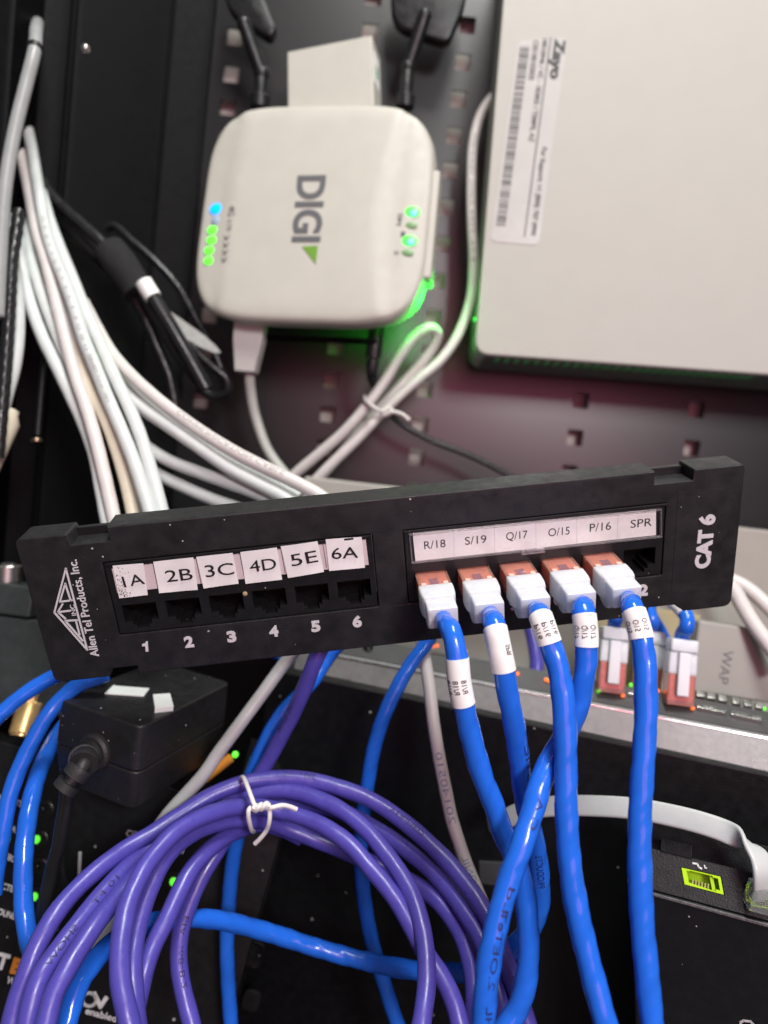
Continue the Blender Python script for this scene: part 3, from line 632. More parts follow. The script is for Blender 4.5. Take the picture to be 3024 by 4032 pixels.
for k, u, v, s, l, an, rv in (('G', 704, 3740, 'EIA-568-B.2', .024, .25, True), ('G', 1150, 2820, '120 CMR', .016, -.75, True), ('A', 1180, 3066, '20511005', .013, -.55, True),
                          ('A', 1600, 3245, 'VERIFIED', .016, -.3, False), ('B', 240, 3725, 'SHOW', .013, .0, True), ('B', 400, 3520, '10 FT', .012, 0, True)):
    part_world('printing', wrap_text(bmesh.new(), PP[k], RP, PP[k].nearpx(u, v), s, l, .0019, an, rev=rv), VIOLETINK, coil)
tie = thing('twist_tie', 'white twist tie knotted round the purple cable coil', 'twist tie', anchor(P(1000, 3170, .27)))
bm = bmesh.new()
for l in ([(938, 3095, .296), (946, 3068, .285), (958, 3062, .279), (975, 3100, .272), (990, 3140, .268), (1000, 3166, .266), (1010, 3182, .2645)],
          [(995, 3176, .268), (981, 3186, .266), (978, 3210, .266), (984, 3245, .268), (990, 3268, .272), (998, 3275, .280)],
          [(1055, 3176, .268), (1062, 3196, .266), (1060, 3235, .266), (1050, 3268, .268), (1028, 3298, .269), (1004, 3322, .27)],
          [(1048, 3182, .266), (1070, 3180, .265), (1110, 3171, .266), (1140, 3176, .2675), (1168, 3187, .2685)]): tube(bm, Path(pts(l), .0005), .00088, 10)
for ph in (0, math.pi):
    l = []
    for t in range(13):
        x = t / 12; th = x * 3.0 * math.pi + ph; l.append((997 + 62 * x, 3184 - 14 * x + 10 * math.sin(th), .2655 + .001 * math.cos(th)))
    tube(bm, Path(pts(l), .0004), .00086, 10)
part_world('wire', bm, TIE, tie)

# ================================================================== WHITE AND GREY SINGLE CABLES LOW DOWN
wp = Path(pts([(1640, 2440, .315), (1660, 2520, .312), (1676, 2610, .308), (1692, 2720, .304), (1706, 2840, .300), (1729, 2982, .296), (1753, 3103, .292), (1778, 3223, .288), (1806, 3315, .286), (1835, 3400, .284), (1872, 3490, .283), (1905, 3570, .283), (1925, 3650, .284), (1925, 3740, .286), (1900, 3830, .288), (1880, 3950, .29), (1875, 4100, .29)]))
wc = thing('white_cable', 'white cable printed 20140510 hanging left of the blue patch cables', 'network cable', anchor(wp.p[0]))
part_world('jacket', tube(bmesh.new(), wp, .00265, 18, ridge=.008), CABWP, wc, 180)
bm = bmesh.new(); wrap_text(bm, wp, .00265, wp.nearpx(1750, 3100), '20140510', .0275, .0027, 0, rev=True, bold=-.012); wrap_text(bm, wp, .00265, wp.nearpx(1848, 3430), '3ONIL', .013, .0025, -.1, rev=True, bold=-.01)
part_world('printing', bm, BLUEINK, wc)
cable('grey_cable', 'light grey cable slanting down behind the power adapter to the purple coil', Path(pts([(1230, 2470, .305), (1185, 2530, .302), (1110, 2625, .300), (1030, 2735, .297), (945, 2850, .293), (860, 2965, .290), (800, 3052, .288), (730, 3130, .287), (655, 3215, .286), (600, 3300, .286), (540, 3420, .284), (470, 3590, .28), (415, 3690, .276), (350, 3780, .272), (290, 3900, .27)])), .00275, CABG, 'network cable', ridge=.008)

# ================================================================== POWER ADAPTER
AF = Frame(P(222, 2752, .286), V(.919, .169, -.356), V(-.132, .983, .126))
ad = thing('power_adapter', 'black plastic power adapter brick with two white foam pads on top', 'power adapter', AF.M)
aw, ah, al = 0.0425, 0.0345, 0.060
seam = AF.px(212, 2925).y
for nm, y0, y1 in (('upper_shell', seam + .0001, 0.0), ('lower_shell', -ah, seam - .0001)):
    b = bmesh.new(); t = 0.0012
    lo = nm == 'lower_shell'
    v = []
    for (yy, ins) in ((y0, (t if lo else 0)), (y1, 0 if lo else .0004)):
        v.append([(x, yy, z) for x, z in rrect(ins, aw - ins, -al, -ins, 0.0042, 6)])
    r0 = [b.verts.new(p) for p in v[0]]; r1 = [b.verts.new(p) for p in v[1]]; k = len(r0)
    for i in range(k): b.faces.new((r0[i], r0[(i + 1) % k], r1[(i + 1) % k], r1[i]))
    b.faces.new(r0[::-1]); b.faces.new(r1); bmesh.ops.recalc_face_normals(b, faces=b.faces[:]); bev(b, .0009, 3, 40)
    obj(nm, b, ADAPT, ad)
def on_top(u, v, fr, y):                                     # sight line meets the adapter's top
    r = P(u, v, 1) - CAM; p0 = fr.at(0, y, 0); t = (p0 - CAM).dot(fr.y) / r.dot(fr.y); return fr.I @ (CAM + r * t)
for q, hgt in (([(412, 2728), (445, 2698), (589, 2709), (567, 2738)], .0006), ([(602, 2733), (670, 2729), (684, 2779), (610, 2787)], .0022)):
    b = bmesh.new(); l = [on_top(u, v, AF, hgt) for u, v in q]
    lo = [b.verts.new((p.x, -.0001, p.z)) for p in l]; hi = [b.verts.new((p.x, hgt, p.z)) for p in l]
    for i in range(4): b.faces.new((lo[i], lo[(i + 1) % 4], hi[(i + 1) % 4], hi[i]))
    b.faces.new(lo[::-1]); b.faces.new(hi); bmesh.ops.recalc_face_normals(b, faces=b.faces[:]); obj('foam_pad', bev(b, .0002), FOAM, ad)
c0 = AF.px(374, 2960); c0 = AF.at(c0.x, c0.y, 0)
b = bmesh.new(); lathe(b, [(.0076, -.001), (.0076, .0012), (.0066, .0022)], 32, axis_M(c0, c0 + AF.z)); RELF = mat('moulded_black_rubber', (.020, .020, .021), .55, bump=.3, bscale=900, var=.1); rel = part_world('strain_relief', b, RELF, ad, 35)
b = bmesh.new(); e0 = P(252, 3110, .262); sp = Path([c0, c0 + AF.z * .0055, P(330, 3010, .2655), P(292, 3060, .2635), e0], .0006)
for s0, s1, rr_ in ((0, .34, .0054), (.42, .58, .0051), (.66, .80, .0048), (.88, 1.0, .0046)):
    tube(b, sp, rr_, 22, s0 * sp.len, s1 * sp.len)
tube(b, sp, .0026, 14); part_world('ribbed_sleeve', b, RELF, rel, 40)
b = bmesh.new()
for off in (0, 1):
    tube(b, Path(pts([(254 + 16 * off, 3095, .263), (250 + 16 * off, 3160, .263), (236 + 16 * off, 3240, .2635), (222 + 16 * off, 3330, .264), (196 + 17 * off, 3420, .265), (165 + 19 * off, 3560, .266), (135 + 21 * off, 3700, .267), (112 + 22 * off, 3830, .268), (95 + 22 * off, 3980, .268), (85 + 22 * off, 4100, .268)])), .0018, 12)
part_world('twin_cord', b, CABK, ad)
cable('thin_black_cord', 'thin black cord looping beside the adapter cord over the dark front', Path(pts([(262, 3090, .268), (262, 3200, .27), (250, 3300, .272), (246, 3400, .274), (258, 3480, .276), (276, 3540, .279), (290, 3640, .283)])), .0009, CABK, 'cord')

# ================================================================== LEFT POWER UNIT WITH LIGHTS
WF = Frame(P(60, 3150, .322), V(.965, .262, .0), V(-.085, .93, -.12))
pu = thing('rack_power_unit', 'black rack power unit with white lettering and green lights, low on the left', 'power unit', WF.M)
wx0, wx1 = WF.px(-330, 3000).x, WF.px(1075, 3400).x; wyt = WF.px(60, 2935).y
b = bbox(wx0, wx1, -.16, wyt, -.02, 0, .0006); obj('front_panel', b, RACK, pu)
L_ = [(168, 3186, BUTTON), (147, 3303, LEDG), (147, 3412, BUTTON), (138, 3528, LEDG), (684, 3469, LEDG)]
for u, v, m in L_:
    c = WF.px(u, v); b = bmesh.new(); lathe(b, [(.0046, 0), (.0046, .0007), (.0040, .0010), (.0033, .0010), (.0032, .0003)], 24, Matrix.Translation((c.x + .0007, c.y - .0004, 0)))
    k = obj('status_button', b, BUTTON, pu); b = bmesh.new(); ball(b, (c.x, c.y, .0009), .0016 if m is LEDG else .0013, 1, 1.15, .5); obj('light', b, m, k)
b = bmesh.new()
for s, u0, v0, u1, v1, h in (('ETHERNET', -60, 3124, 92, 3168, 22), ('STATUS', 20, 3252, 105, 3284, 23), ('REBOOT', 10, 3366, 92, 3396, 24), ('PROTECTED', -62, 3466, 70, 3506, 24), ('GROUND', -40, 3577, 66, 3611, 24),
                          ('CONTROL', 498, 3279, 640, 3311, 25), ('- 1', 690, 3338, 724, 3350, 24), ('WB-300', 28, 3856, 130, 3890, 28), ('enabled', 338, 3978, 460, 4012, 26)):
    obj('lettering', txt(bmesh.new(), WF, s, (u0, v0), (u1, v1), h, .0001, bold=.018), WHITEINK, pu)
b = bmesh.new(); txt(b, WF, 'WAT', (-125, 3752), (34, 3792), 58, .0001, bold=.05)
obj('lettering', b, WHITEINK, pu)
obj('white_bar', stroke(bmesh.new(), [WF.px(316, 3358), WF.px(312, 3465)], .0013, .0001, .0002), WHITEINK, pu); b = bmesh.new()
ob = [WF.px(352 + 27 * math.cos(t), 3935 + 26 * math.sin(t)) for t in [2 * math.pi * i / 20 for i in range(21)]]; stroke(b, ob, .0012, .0001, .0002)
stroke(b, [WF.px(372, 3912), WF.px(396, 3962), WF.px(418, 3930)], .0018, .0001, .0002)
obj('round_emblem', b, WHITEINK, pu)
b = txt(bmesh.new(), WF, 'B', (46, 3800), (92, 3812), 56, .0001, bold=.06); txt(b, WF, 'OX', (104, 3815), (214, 3845), 56, .0001, bold=.05); obj('lettering', b, ORANGE, pu)
b = bmesh.new(); a, c = P(806, 3066, .318), P(908, 2984, .318); tube(b, Path([a, a.lerp(c, .5), c], .002), .0021, 12); part_world('orange_edge_strip', b, ORANGE, pu)
b = bmesh.new(); ball(b, P(926, 2971, .317), .0015); part_world('light', b, LEDG, pu)
# slotted rail between the power unit and the steel box
RF = Frame(P(850, 3300, .348), V(.965, .262, 0), V(-.085, .93, -.06))
ra = thing('slotted_rail', 'black slotted mounting rail in the shadow behind the purple coil', 'rack rail', RF.M)
rx0, rx1 = RF.px(880, 3300).x, RF.px(1112, 3300).x
sl = [rrect(RF.px(u, v).x - .0042, RF.px(u, v).x + .0042, RF.px(u, v + hh).y, RF.px(u, v).y, .0035, 4) for u, v, hh in ((1048, 3330, 130), (1010, 3720, 90), (1000, 3900, 90))]
obj('rail', plate([[(rx0, .05), (rx1, .05), (rx1, -.16), (rx0, -.16)]] + sl, -.002, 0, .0003), RACK, ra)
for u, v in ((1038, 3255), (1075, 3275)):
    c = RF.px(u, v); b = bmesh.new(); lathe(b, [(.0035, 0), (.0035, .0015), (.0022, .0026)], 16, Matrix.Translation((c.x, c.y, 0))); obj('bolt', b, DULLSTEEL, ra)

# ================================================================== BLACK STEEL BOX BELOW THE SWITCH
EF = Frame(P(1150, 2655, .345), P(3024, 3052, .300) - P(1150, 2655, .345), V(-.06, .97, .10))
en = thing('black_steel_box', 'wide matte black steel front below the silver edge of the switch', 'equipment box', EF.M)
obj('front', bbox(-.012, .30, -.20, 0, -.06, 0, .0008), RACK, en)
b = bmesh.new()
for q in ([(1885, 3395), (1985, 3400), (1985, 3492), (1890, 3480)], [(1915, 3225), (1985, 3215), (1990, 3275), (1925, 3275)]): flat_quad(b, EF, q, -.0005, .0015)
obj('grey_tab', bev(b, .0003), mat('dark_grey_plastic', (0.055, 0.06, 0.062), 0.5, var=.1), en)

# ================================================================== SWITCH
SF = Frame(P(1324, 2572, .352), P(3024, 2893, .308) - P(1324, 2572, .352), V(0, .95, -.30))   # silver lip
sw = thing('network_switch', 'pale grey network switch with silver front edge and small orange lights behind the panel', 'network switch', SF.M)
obj('bezel', bbox(-.02, .26, -.0215, 0, -.004, 0, .0010, 3), BEZEL, sw)
b = bmesh.new(); stroke(b, [(-.019, -.0016), (.259, -.0016)], .0006, -.0002, .0004); obj('edge_line', bev(b, .0001), SILVER, sw)
TF = Frame(SF.at(0, .0003, -.001), SF.x, -(SF.y * .80 - SF.z * .60))       # port strip leans away behind the lip
b = bmesh.new(); box(b, -.02, .26, .0, .0125, -.004, 0)
def loc(fr, q): return [fr.I @ p for p in q]
ps = obj('port_strip', bmesh.ops.transform(b, matrix=SF.I @ TF.M, verts=b.verts) or b, PORTSTRIP, sw)
for q in ([(2747, 2767), (2866, 2795), (2862, 2806), (2744, 2782)], [(2882, 2795), (3006, 2823), (3003, 2836), (2880, 2810)], [(2476, 2718), (2520, 2726), (2518, 2736), (2474, 2730)]):
    b = flat_quad(bmesh.new(), TF, q, 0, .0022, .0008); bmesh.ops.transform(b, matrix=SF.I @ TF.M, verts=b.verts); obj('port_shield', bev(b, .0003), SILVER, sw)
for u in (2758, 2800, 2845, 2900, 2945, 2990):
    c = TF.px(u, 2740 + (u - 2745) * .2, 0); b = bbox(c.x - .0020, c.x + .0016, c.y - .0012, c.y + .0022, -.0005, .0018, .0003)
    bmesh.ops.transform(b, matrix=SF.I @ TF.M, verts=b.verts); obj('port_latch', b, DULLSTEEL, sw)
for u, v, m in ((2356, 2720, LEDG), (2452, 2738, LEDO), (2484, 2697, LEDG), (2590, 2720, LEDO), (2726, 2750, LEDO), (2727, 2788, LEDO), (3008, 2790, LEDG),
                (1705, 2545, LEDO), (1722, 2543, LEDO), (1832, 2565, LEDO), (2037, 2653, LEDO), (2150, 2676, LEDO), (2160, 2680, LEDO)):
    c = TF.at(*TF.px(u, v, .001), .001); b = bmesh.new(); ball(b, c, 0.0009); part_world('port_light', b, m, sw)
KF = frame_at(1280, 1882, .400, (0.986, .116, -.01), (-.10, .985, -.02))          # large pale body that lies behind
b = bbox(-.012, .33, -.135, 0, -.03, 0, .002, 3); bmesh.ops.transform(b, matrix=SF.I @ KF.M, verts=b.verts); obj('body', b, SWBODY, sw)

# boxes behind, right
XF = frame_at(2761, 2444, .345, (.985, .14, -.06), (-.06, .99, -.06))
wb = thing('wap_box', 'light grey box lettered WAP standing behind the right end of the panel', 'box', XF.M)
obj('shell', bbox(-.001, .05, XF.px(2741, 2725).y, 0, -.018, 0, .0012, 3), WAPBOX, wb)
obj('lettering', txt(bmesh.new(), XF, 'WAP', (2868, 2562), (2846, 2692), 40, .0001, bold=-.006), GREYINK, wb)
YF = frame_at(2325, 2360, .362, (.985, .14, 0), (-.06, .99, -.06))
o = obj('tan_box', bbox(0, YF.px(2752, 2500).x, YF.px(2330, 2705).y, 0, -.012, 0, .0008), TAN); place(o, YF.M); tag(o, 'tan box standing between the switch plugs and the grey box', 'box')
# plugs pushed down into the switch
def dplug(uvb, uvt, d, lab, cab):
    a, t = P(*uvb, d), P(*uvt, d + .004); up = (t - a).normalized()
    f = Frame(a, (V(.985, .17, -.1) - up * V(.985, .17, -.1).dot(up)), up * -1); Lh = (t - a).length
    M = f.M; root = thing('switch_cable', lab, 'network cable', M, 'blue cables plugged into the switch')
    b = bmesh.new(); box(b, -.0060, .0060, -.001, Lh * .47, -.0075, 0); obj('plug', bev(b, .0006), REDCLR, root)
    b = bmesh.new(); box(b, -.0052, .0052, .001, Lh * .45, -.0065, -.0012); obj('inner_plug_body', bev(b, .0004), mat('deep_red_plastic', (0.62, 0.10, 0.10), .3, var=.2, vscale=300), root)
    b = bmesh.new(); box(b, -.0063, .0063, Lh * .44, Lh * .80, -.008, .0003); bev(b, .001); c = bmesh.new(); box(c, -.0060, .0060, Lh * .80, Lh, -.0078, .0012); bev(c, .0008); join(b, c); obj('boot', b, BOOT, root)
    b = bmesh.new(); box(b, -.0026, .0026, Lh * .12, Lh * .79, .0001, .0024); obj('latch_cover', bev(b, .0006), mat('frosted_white', (.66, .68, .70), .4, var=.05), root)
    pth = Path([f.at(0, Lh - .003, -.004), f.at(0, Lh + .002, -.004)] + pts(cab))
    part_world('jacket', tube(bmesh.new(), pth, .0033, 16, ridge=.015), CABB, root, 180); return root, pth
dplug((2408, 2722), (2427, 2470), .325, 'blue switch cable left of the O/15 cable, clear red plug with frosted boot', [(2424, 2440, .330), (2420, 2380, .336), (2410, 2300, .342)])
dplug((2548, 2747), (2575, 2486), .335, 'blue switch cable half hidden behind the O/15 cable, red plug', [(2568, 2450, .338), (2556, 2400, .340), (2550, 2300, .344)])
r3, p3 = dplug((2680, 2772), (2697, 2518), .318, 'blue switch cable right beside the grey box, red plug and white sleeve above', [(2704, 2470, .322), (2706, 2440, .323), (2690, 2405, .326), (2655, 2370, .330), (2610, 2330, .335)])
part_world('marker_sleeve', tube(bmesh.new(), p3, .0036, 18, p3.nearpx(2690, 2412), p3.len), PAPER, r3)
cable('loose_blue_cable', 'thin piece of blue cable crossing behind the rightmost switch plugs', Path(pts([(2570, 2430, .346), (2600, 2480, .347), (2630, 2545, .348), (2680, 2650, .35), (2750, 2715, .352)])), .0028, CABB, 'network cable', BG)
# white cables on the right edge
WG = 'white cables at the right edge'
cable('white_cable', 'upper pale cable at the right edge beside the CAT 6 lettering', Path(pts([(2820, 2270, .365), (2893, 2290, .362), (2953, 2325, .358), (3024, 2390, .352), (3100, 2470, .346)])), .0036, CABWP, 'cable', WG)
cable('white_cable', 'lower pale cable bending down the right edge past the WAP box', Path(pts([(2840, 2270, .352), (2890, 2325, .348), (2925, 2388, .344), (2962, 2450, .340), (3024, 2535, .334), (3100, 2640, .328)])), .0036, CABWP, 'cable', WG)
# dim cables in the gap under the panel
DG = 'dim cables in the gap below the panel'
cable('black_cable', 'black cable crossing the grey gap below the panel, left of the blue cable', Path(pts([(1440, 2480, .36), (1450, 2560, .356), (1462, 2640, .352), (1462, 2720, .349), (1450, 2780, .349)])), .0030, CABK, 'cable', DG)
cable('black_cable', 'second black cable in the grey gap, right beside the first', Path(pts([(1470, 2480, .366), (1490, 2560, .362), (1500, 2640, .358), (1498, 2720, .355), (1490, 2770, .354)])), .0024, CABK, 'cable', DG)
cable('black_cable', 'black cable lying along the switch behind the white SPR sleeve', Path(pts([(1700, 2590, .352), (1800, 2610, .349), (1920, 2640, .347), (2060, 2690, .345)])), .0026, CABK, 'cable', DG)
cable('purple_cable', 'dark purple cable piece behind the P/16 cable above the switch', Path(pts([(2080, 2440, .366), (2100, 2520, .360), (2112, 2600, .355), (2110, 2670, .352)])), .0034, CABP, 'network cable')

# ================================================================== BLACK MODEM WITH LIME PORTS
GF = Frame(P(2478, 3492, .262), P(3024, 3640, .238) - P(2478, 3492, .262), V(-.13, .95, .20))
mo = thing('modem', 'black modem with two lime green sockets on its top edge, lower right', 'modem', GF.M)
obj('front', bbox(0, .10, -.13, 0, -.045, 0, .0016, 3), PANEL2, mo)
b = bmesh.new(); stroke(b, [(.001, -.0004), (.099, -.0004)], .0011, -.0002, .0003); obj('front_edge', bev(b, .0003), mat('painted_edge_highlight', (.14, .14, .14), .5, bump=.6, bscale=1500, var=.3, vscale=600), mo)  # highlight along the front's upper edge, painted as a paler grey strip
JF = Frame(GF.at(0, .0006, -.0012), GF.x, -(GF.y * .82 - GF.z * .57))
JM = GF.I @ JF.M
b = bmesh.new(); ht = JF.px(2720, 3378).y
prt = [[(2678, 3413), (2841, 3451), (2855, 3527), (2691, 3483)], [(2928, 3478), (3092, 3520), (3106, 3600), (2947, 3554)]]
def jl(q, z=0): return [tuple(JF.px(u, v, z)) for u, v in q]
b = plate([[(-.001, 0), (.10, 0), (.10, ht), (-.001, ht)]] + [jl(q)[::-1] for q in prt], -.006, 0, .0001)
bmesh.ops.transform(b, matrix=JM, verts=b.verts); obj('port_face', b, mat('dusty_black_plastic', (.018, .018, .019), .5, bump=.5, bscale=1700, dust=.45, dscale=420, var=.2), mo)
b = bmesh.new(); box(b, .0, .10, ht, ht + .010, -.010, -.004); box(b, JF.px(2601, 3350).x, JF.px(2724, 3370).x, ht - .0002, ht + .0042, -.004, .0006)
bmesh.ops.transform(b, matrix=JM, verts=b.verts); obj('rear_ledge', bev(b, .0002), RACK, mo)
for q in prt:
    l = [Vector(p) for p in jl(q)]
    def bl(x, y): return tuple((l[0] * (1 - x) + l[1] * x) * (1 - y) + (l[3] * (1 - x) + l[2] * x) * y)
    ring = [bl(.03, .03), bl(.97, .03), bl(.97, .97), bl(.03, .97)]
    inn = [bl(.14, .14), bl(.22, .14), bl(.22, .10), bl(.78, .10), bl(.78, .17), bl(.90, .17), bl(.90, .78), bl(.80, .78), bl(.80, .9), bl(.22, .82), bl(.14, .80)]
    b = plate([ring, inn], -.0022, .0002, .0001); bmesh.ops.transform(b, matrix=JM, verts=b.verts); pt = obj('socket', b, LIME, mo)
    b = bmesh.new(); prism(b, [bl(.05, .05), bl(.05, .95), bl(.95, .95), bl(.95, .05)], -.0055, -.0040)
    box_ = [bl(.70, .12), bl(.70, .86), bl(.78, .88), bl(.78, .12)]; prism(b, box_, -.0040, -.0006)
    bmesh.ops.recalc_face_normals(b, faces=b.faces[:]); bmesh.ops.transform(b, matrix=JM, verts=b.verts); obj('socket_inside', b, LIMED, pt)
    b = bmesh.new()
    for k in range(6): 
        c = Vector(bl(.24 + k * .075, .76)); box(b, c.x - .00022, c.x + .00022, c.y - .0005, c.y + .0011, -.0039, -.0008)
    bmesh.ops.transform(b, matrix=JM, verts=b.verts); obj('contact_wires', b, mat('lime_contacts', (.75, .72, .25), .3, metal=.6, var=0), pt)
b = bmesh.new(); stroke(b, jl([(2730, 3399), (2746, 3402), (2752, 3414), (2762, 3420)]), .0006, .0001, .0002); stroke(b, jl([(2774, 3408), (2777, 3418), (2782, 3418)]), .0004, .0001, .0002)
bmesh.ops.transform(b, matrix=JM, verts=b.verts); obj('phone_symbol', b, WHITEINK, mo)
b = bmesh.new(); stroke(b, [GF.px(*p) for p in ((2915, 4060), (2917, 4024), (2928, 4018), (2955, 4021), (2964, 4030), (2963, 4070))], .0007, .0001, .0002); obj('outline_symbol', b, WHITEINK, mo)

# flat grey cable into the second lime socket
fl = [(1950, 3268, .300), (2000, 3222, .298), (2070, 3190, .295), (2131, 3178, .291), (2230, 3172, .286), (2338, 3173, .280), (2498, 3184, .271), (2640, 3210, .263), (2760, 3240, .257), (2860, 3275, .252), (2940, 3318, .2465), (2988, 3370, .242), (3004, 3425, .2395), (3006, 3480, .2395), (3005, 3528, .241)]
fp = Path(pts(fl), .0012)
fc = thing('flat_cable', 'pale grey flat cable arching across the black front into the right lime socket', 'phone cable', anchor(fp.p[0]))
b = bmesh.new(); rings = []
for i in range(fp.n + 1):
    f = i / fp.n; t = fp.t[i]
    wv = V(0, 1, -.55) if f < .78 else V(0, 1, -.55).lerp(V(1, .12, .25), min(1, (f - .78) / .10))      # width turns where the cable folds down
    wv = (wv - t * wv.dot(t)).normalized(); nv = t.cross(wv); ring = []
    for k in range(16):
        th = 2 * math.pi * k / 16; c, s = math.cos(th), math.sin(th)
        c2 = math.copysign(abs(c) ** .35, c); s2 = math.copysign(abs(s) ** .7, s)
        ring.append(b.verts.new(fp.p[i] + wv * .0039 * c2 + nv * .0011 * s2))
    rings.append(ring)
for x, y in zip(rings[:-1], rings[1:]):
    for k in range(16): b.faces.new((x[k], x[(k + 1) % 16], y[(k + 1) % 16], y[k]))
b.faces.new(rings[0][::-1]); b.faces.new(rings[-1]); bmesh.ops.recalc_face_normals(b, faces=b.faces[:]); part_world('jacket', b, FLATG, fc, 60)
cc = fp.p[-1]; FF = Frame(cc, V(1, .22, -.1), V(.03, 1, .1))
b = bmesh.new(); box(b, -.0045, .0045, -.0050, .0035, -.0035, .0028); bev(b, .0004); bmesh.ops.transform(b, matrix=FF.M, verts=b.verts); part_world('plug', b, CLEARPLUG, fc, 35)
TFc = Frame(P(3000, 3400, .2370), V(1, .12, .1), V(.02, 1, .02)); b = txt(bmesh.new(), TFc, '60°C', (3008, 3490), (3002, 3395), 14, 0, thick=.00003); part_world('printing', b, GREYINK, fc)

# ================================================================== ROUTER ON THE BACK
QF = quad_frame([(863, 418), (1713, 404), (1662, 1286), (780, 1257)], 0.40); qw, qh = QF.w, QF.h
ro = thing('router', 'warm white wifi router lettered DIGI with blue and green lights', 'router', QF.M)
def sq(t, a, b_, e=4.6):
    a, b_ = a * 1.05, b_ * 1.0
    c, s = math.cos(t), math.sin(t); return math.copysign(abs(c) ** (2 / e), c) * a, math.copysign(abs(s) ** (2 / e), s) * b_
NA = 96; b = bmesh.new(); cx_, cy_ = qw / 2 - .0012, -qh / 2 + .0010
def sst(x): x = min(1, max(0, x)); return x * x * (3 - 2 * x)
def topz(x, y):                                             # two lower wings left and right of a flat middle
    u = x / (qw / 2); k = y / (qh / 2)
    zl = sst((-u - .76 + .05 * k * k) / .10) * .0022 + sst((-u - .86) / .14) * .0012; zr = sst((u - .72 + .10 * (1 - k * k)) / .09) * .0022 + sst((u - .84) / .16) * .0016
    return -zl - zr - .0007 * sst((abs(k) - .86) / .14)
rings = []
for rr_, dz in [(r / 14, 0) for r in range(1, 14)] + [(.965, -.0002), (.988, -.0009), (1.0, -.0030), (1.0, -.0090), (.985, -.0150)]:
    rings.append([b.verts.new((cx_ + x + max(0, -dz - .003) * .16, cy_ + y + max(0, -dz - .003) * .12, topz(x, y) + dz)) for x, y in [sq(2 * math.pi * i / NA, qw / 2 * rr_, qh / 2 * rr_) for i in range(NA)]])
cen = b.verts.new((cx_, cy_, 0))
for i in range(NA): b.faces.new((cen, rings[0][i], rings[0][(i + 1) % NA]))
for x, y in zip(rings[:-1], rings[1:]):
    for i in range(NA): b.faces.new((x[i], y[i], y[(i + 1) % NA], x[(i + 1) % NA]))
b.faces.new(rings[-1][::-1]); bmesh.ops.recalc_face_normals(b, faces=b.faces[:]); obj('top_shell', b, BEIGE, ro, 60)
b = bmesh.new(); lp = lambda s: [(cx_ + x, cy_ + y) for x, y in [sq(2 * math.pi * i / NA, qw / 2 * s, qh / 2 * s) for i in range(NA)]]
prism(b, [(cx_ + (x - cx_) * 1.0, cy_ + .002 + (y - cy_) * .955) for x, y in lp(.975)], -.024, -.0152); obj('lower_shell', bev(b, .0006), BEIGE, ro, 50)
b = bmesh.new(); box(b, qw * .965, qw * 1.042, -qh * .76, -qh * .27, -.021, -.0075); obj('side_cover', bev(b, .0012, 3), BEIGE, ro)
b = bmesh.new(); box(b, qw * .14, qw * .80, -qh * .995, -qh * .98, -.030, -.0255); obj('rear_slot', b, FLATBLK, ro)
b = txt(bmesh.new(), QF, 'DIGI', (1228, 690), (1204, 952), 104, .0003, bold=.03); obj('lettering', b, GREYINK, ro)
b = bmesh.new(); flat_quad(b, QF, [(1190, 972), (1252, 970), (1244, 1040)], .0002, .0004) if 0 else prism(b, [tuple(QF.px(*p)) for p in ((1190, 972), (1244, 1040), (1252, 968))], .0002, .0004); obj('triangle_emblem', b, GREENINK, ro)
def led(u, v, m, rx, ry, z, name='light'):
    c = QF.px(u, v, z); bb = bmesh.new(); ball(bb, (c.x, c.y, z), 1, rx, ry, .0008); return obj(name, bb, m, ro)
def zs(u, v):
    z = 0
    for _ in range(3): c = QF.px(u, v, z); z = topz(c.x - cx_, c.y - cy_)
    return z
for u, v, m, rx, ry in ((853, 823, LEDB, .0040, .0034), (850, 868, LEDBD, .0026, .0026), (838, 906, LEDG, .0034, .0026), (835, 946, LEDG, .0034, .0026), (826, 987, LEDG, .0034, .0026), (823, 1027, LEDG, .0032, .0026),
                        (1622, 834, LEDG2, .0044, .0030), (1610, 948, LEDG2, .0044, .0030), (1628, 840, LEDC, .0018, .0016), (1617, 953, LEDC, .0018, .0016), (1619, 887, LEDGD, .0034, .0020), (1604, 995, LEDGD, .0034, .0020)):
    led(u, v, m, rx, ry, zs(u, v) + (.0006 if m is LEDC else 0))
b = bmesh.new()
for s, p, q, h in (('4G', (914, 810), (910, 850), 24), ('LTE', (905, 868), (900, 910), 16), ('))))', (896, 922), (884, 1030), 16), ('SIM', (1578, 840), (1570, 885), 18), ('1', (1588, 912), (1586, 930), 16), ('2', (1562, 985), (1560, 1003), 16)):
    c = ((p[0] + q[0]) / 2, (p[1] + q[1]) / 2); txt(b, QF, s, p, q, h, zs(*c) + .00025, thick=.0001)
obj('lettering', b, GREYINK, ro)
# white module plugged in on top
UF = frame_at(1130, 203, .412, (.965, -.045, -.22), (-.075, .99, -.05)); ux = UF.px(1466, 186).x; uy = UF.px(1115, 425).y
md = thing('plug_in_module', 'plain warm white module plugged into the top of the router', 'module', UF.M)
b = bmesh.new(); tb = .0015
prism(b, [(0, 0), (-tb * .3, uy * 1.25), (ux + tb * .0, uy * 1.25), (ux, 0)], -.020, 0); obj('shell', bev(b, .0010, 3), BEIGE, md)
b = bmesh.new(); box(b, ux, ux + .0002, uy * .75, uy * .2, -.014, -.003); st = obj('side_sticker', b, PAPER, md); b = bmesh.new(); box(b, ux + .0002, ux + .0003, uy * .60, uy * .40, -.011, -.006); obj('green_mark', b, STICKG, st)
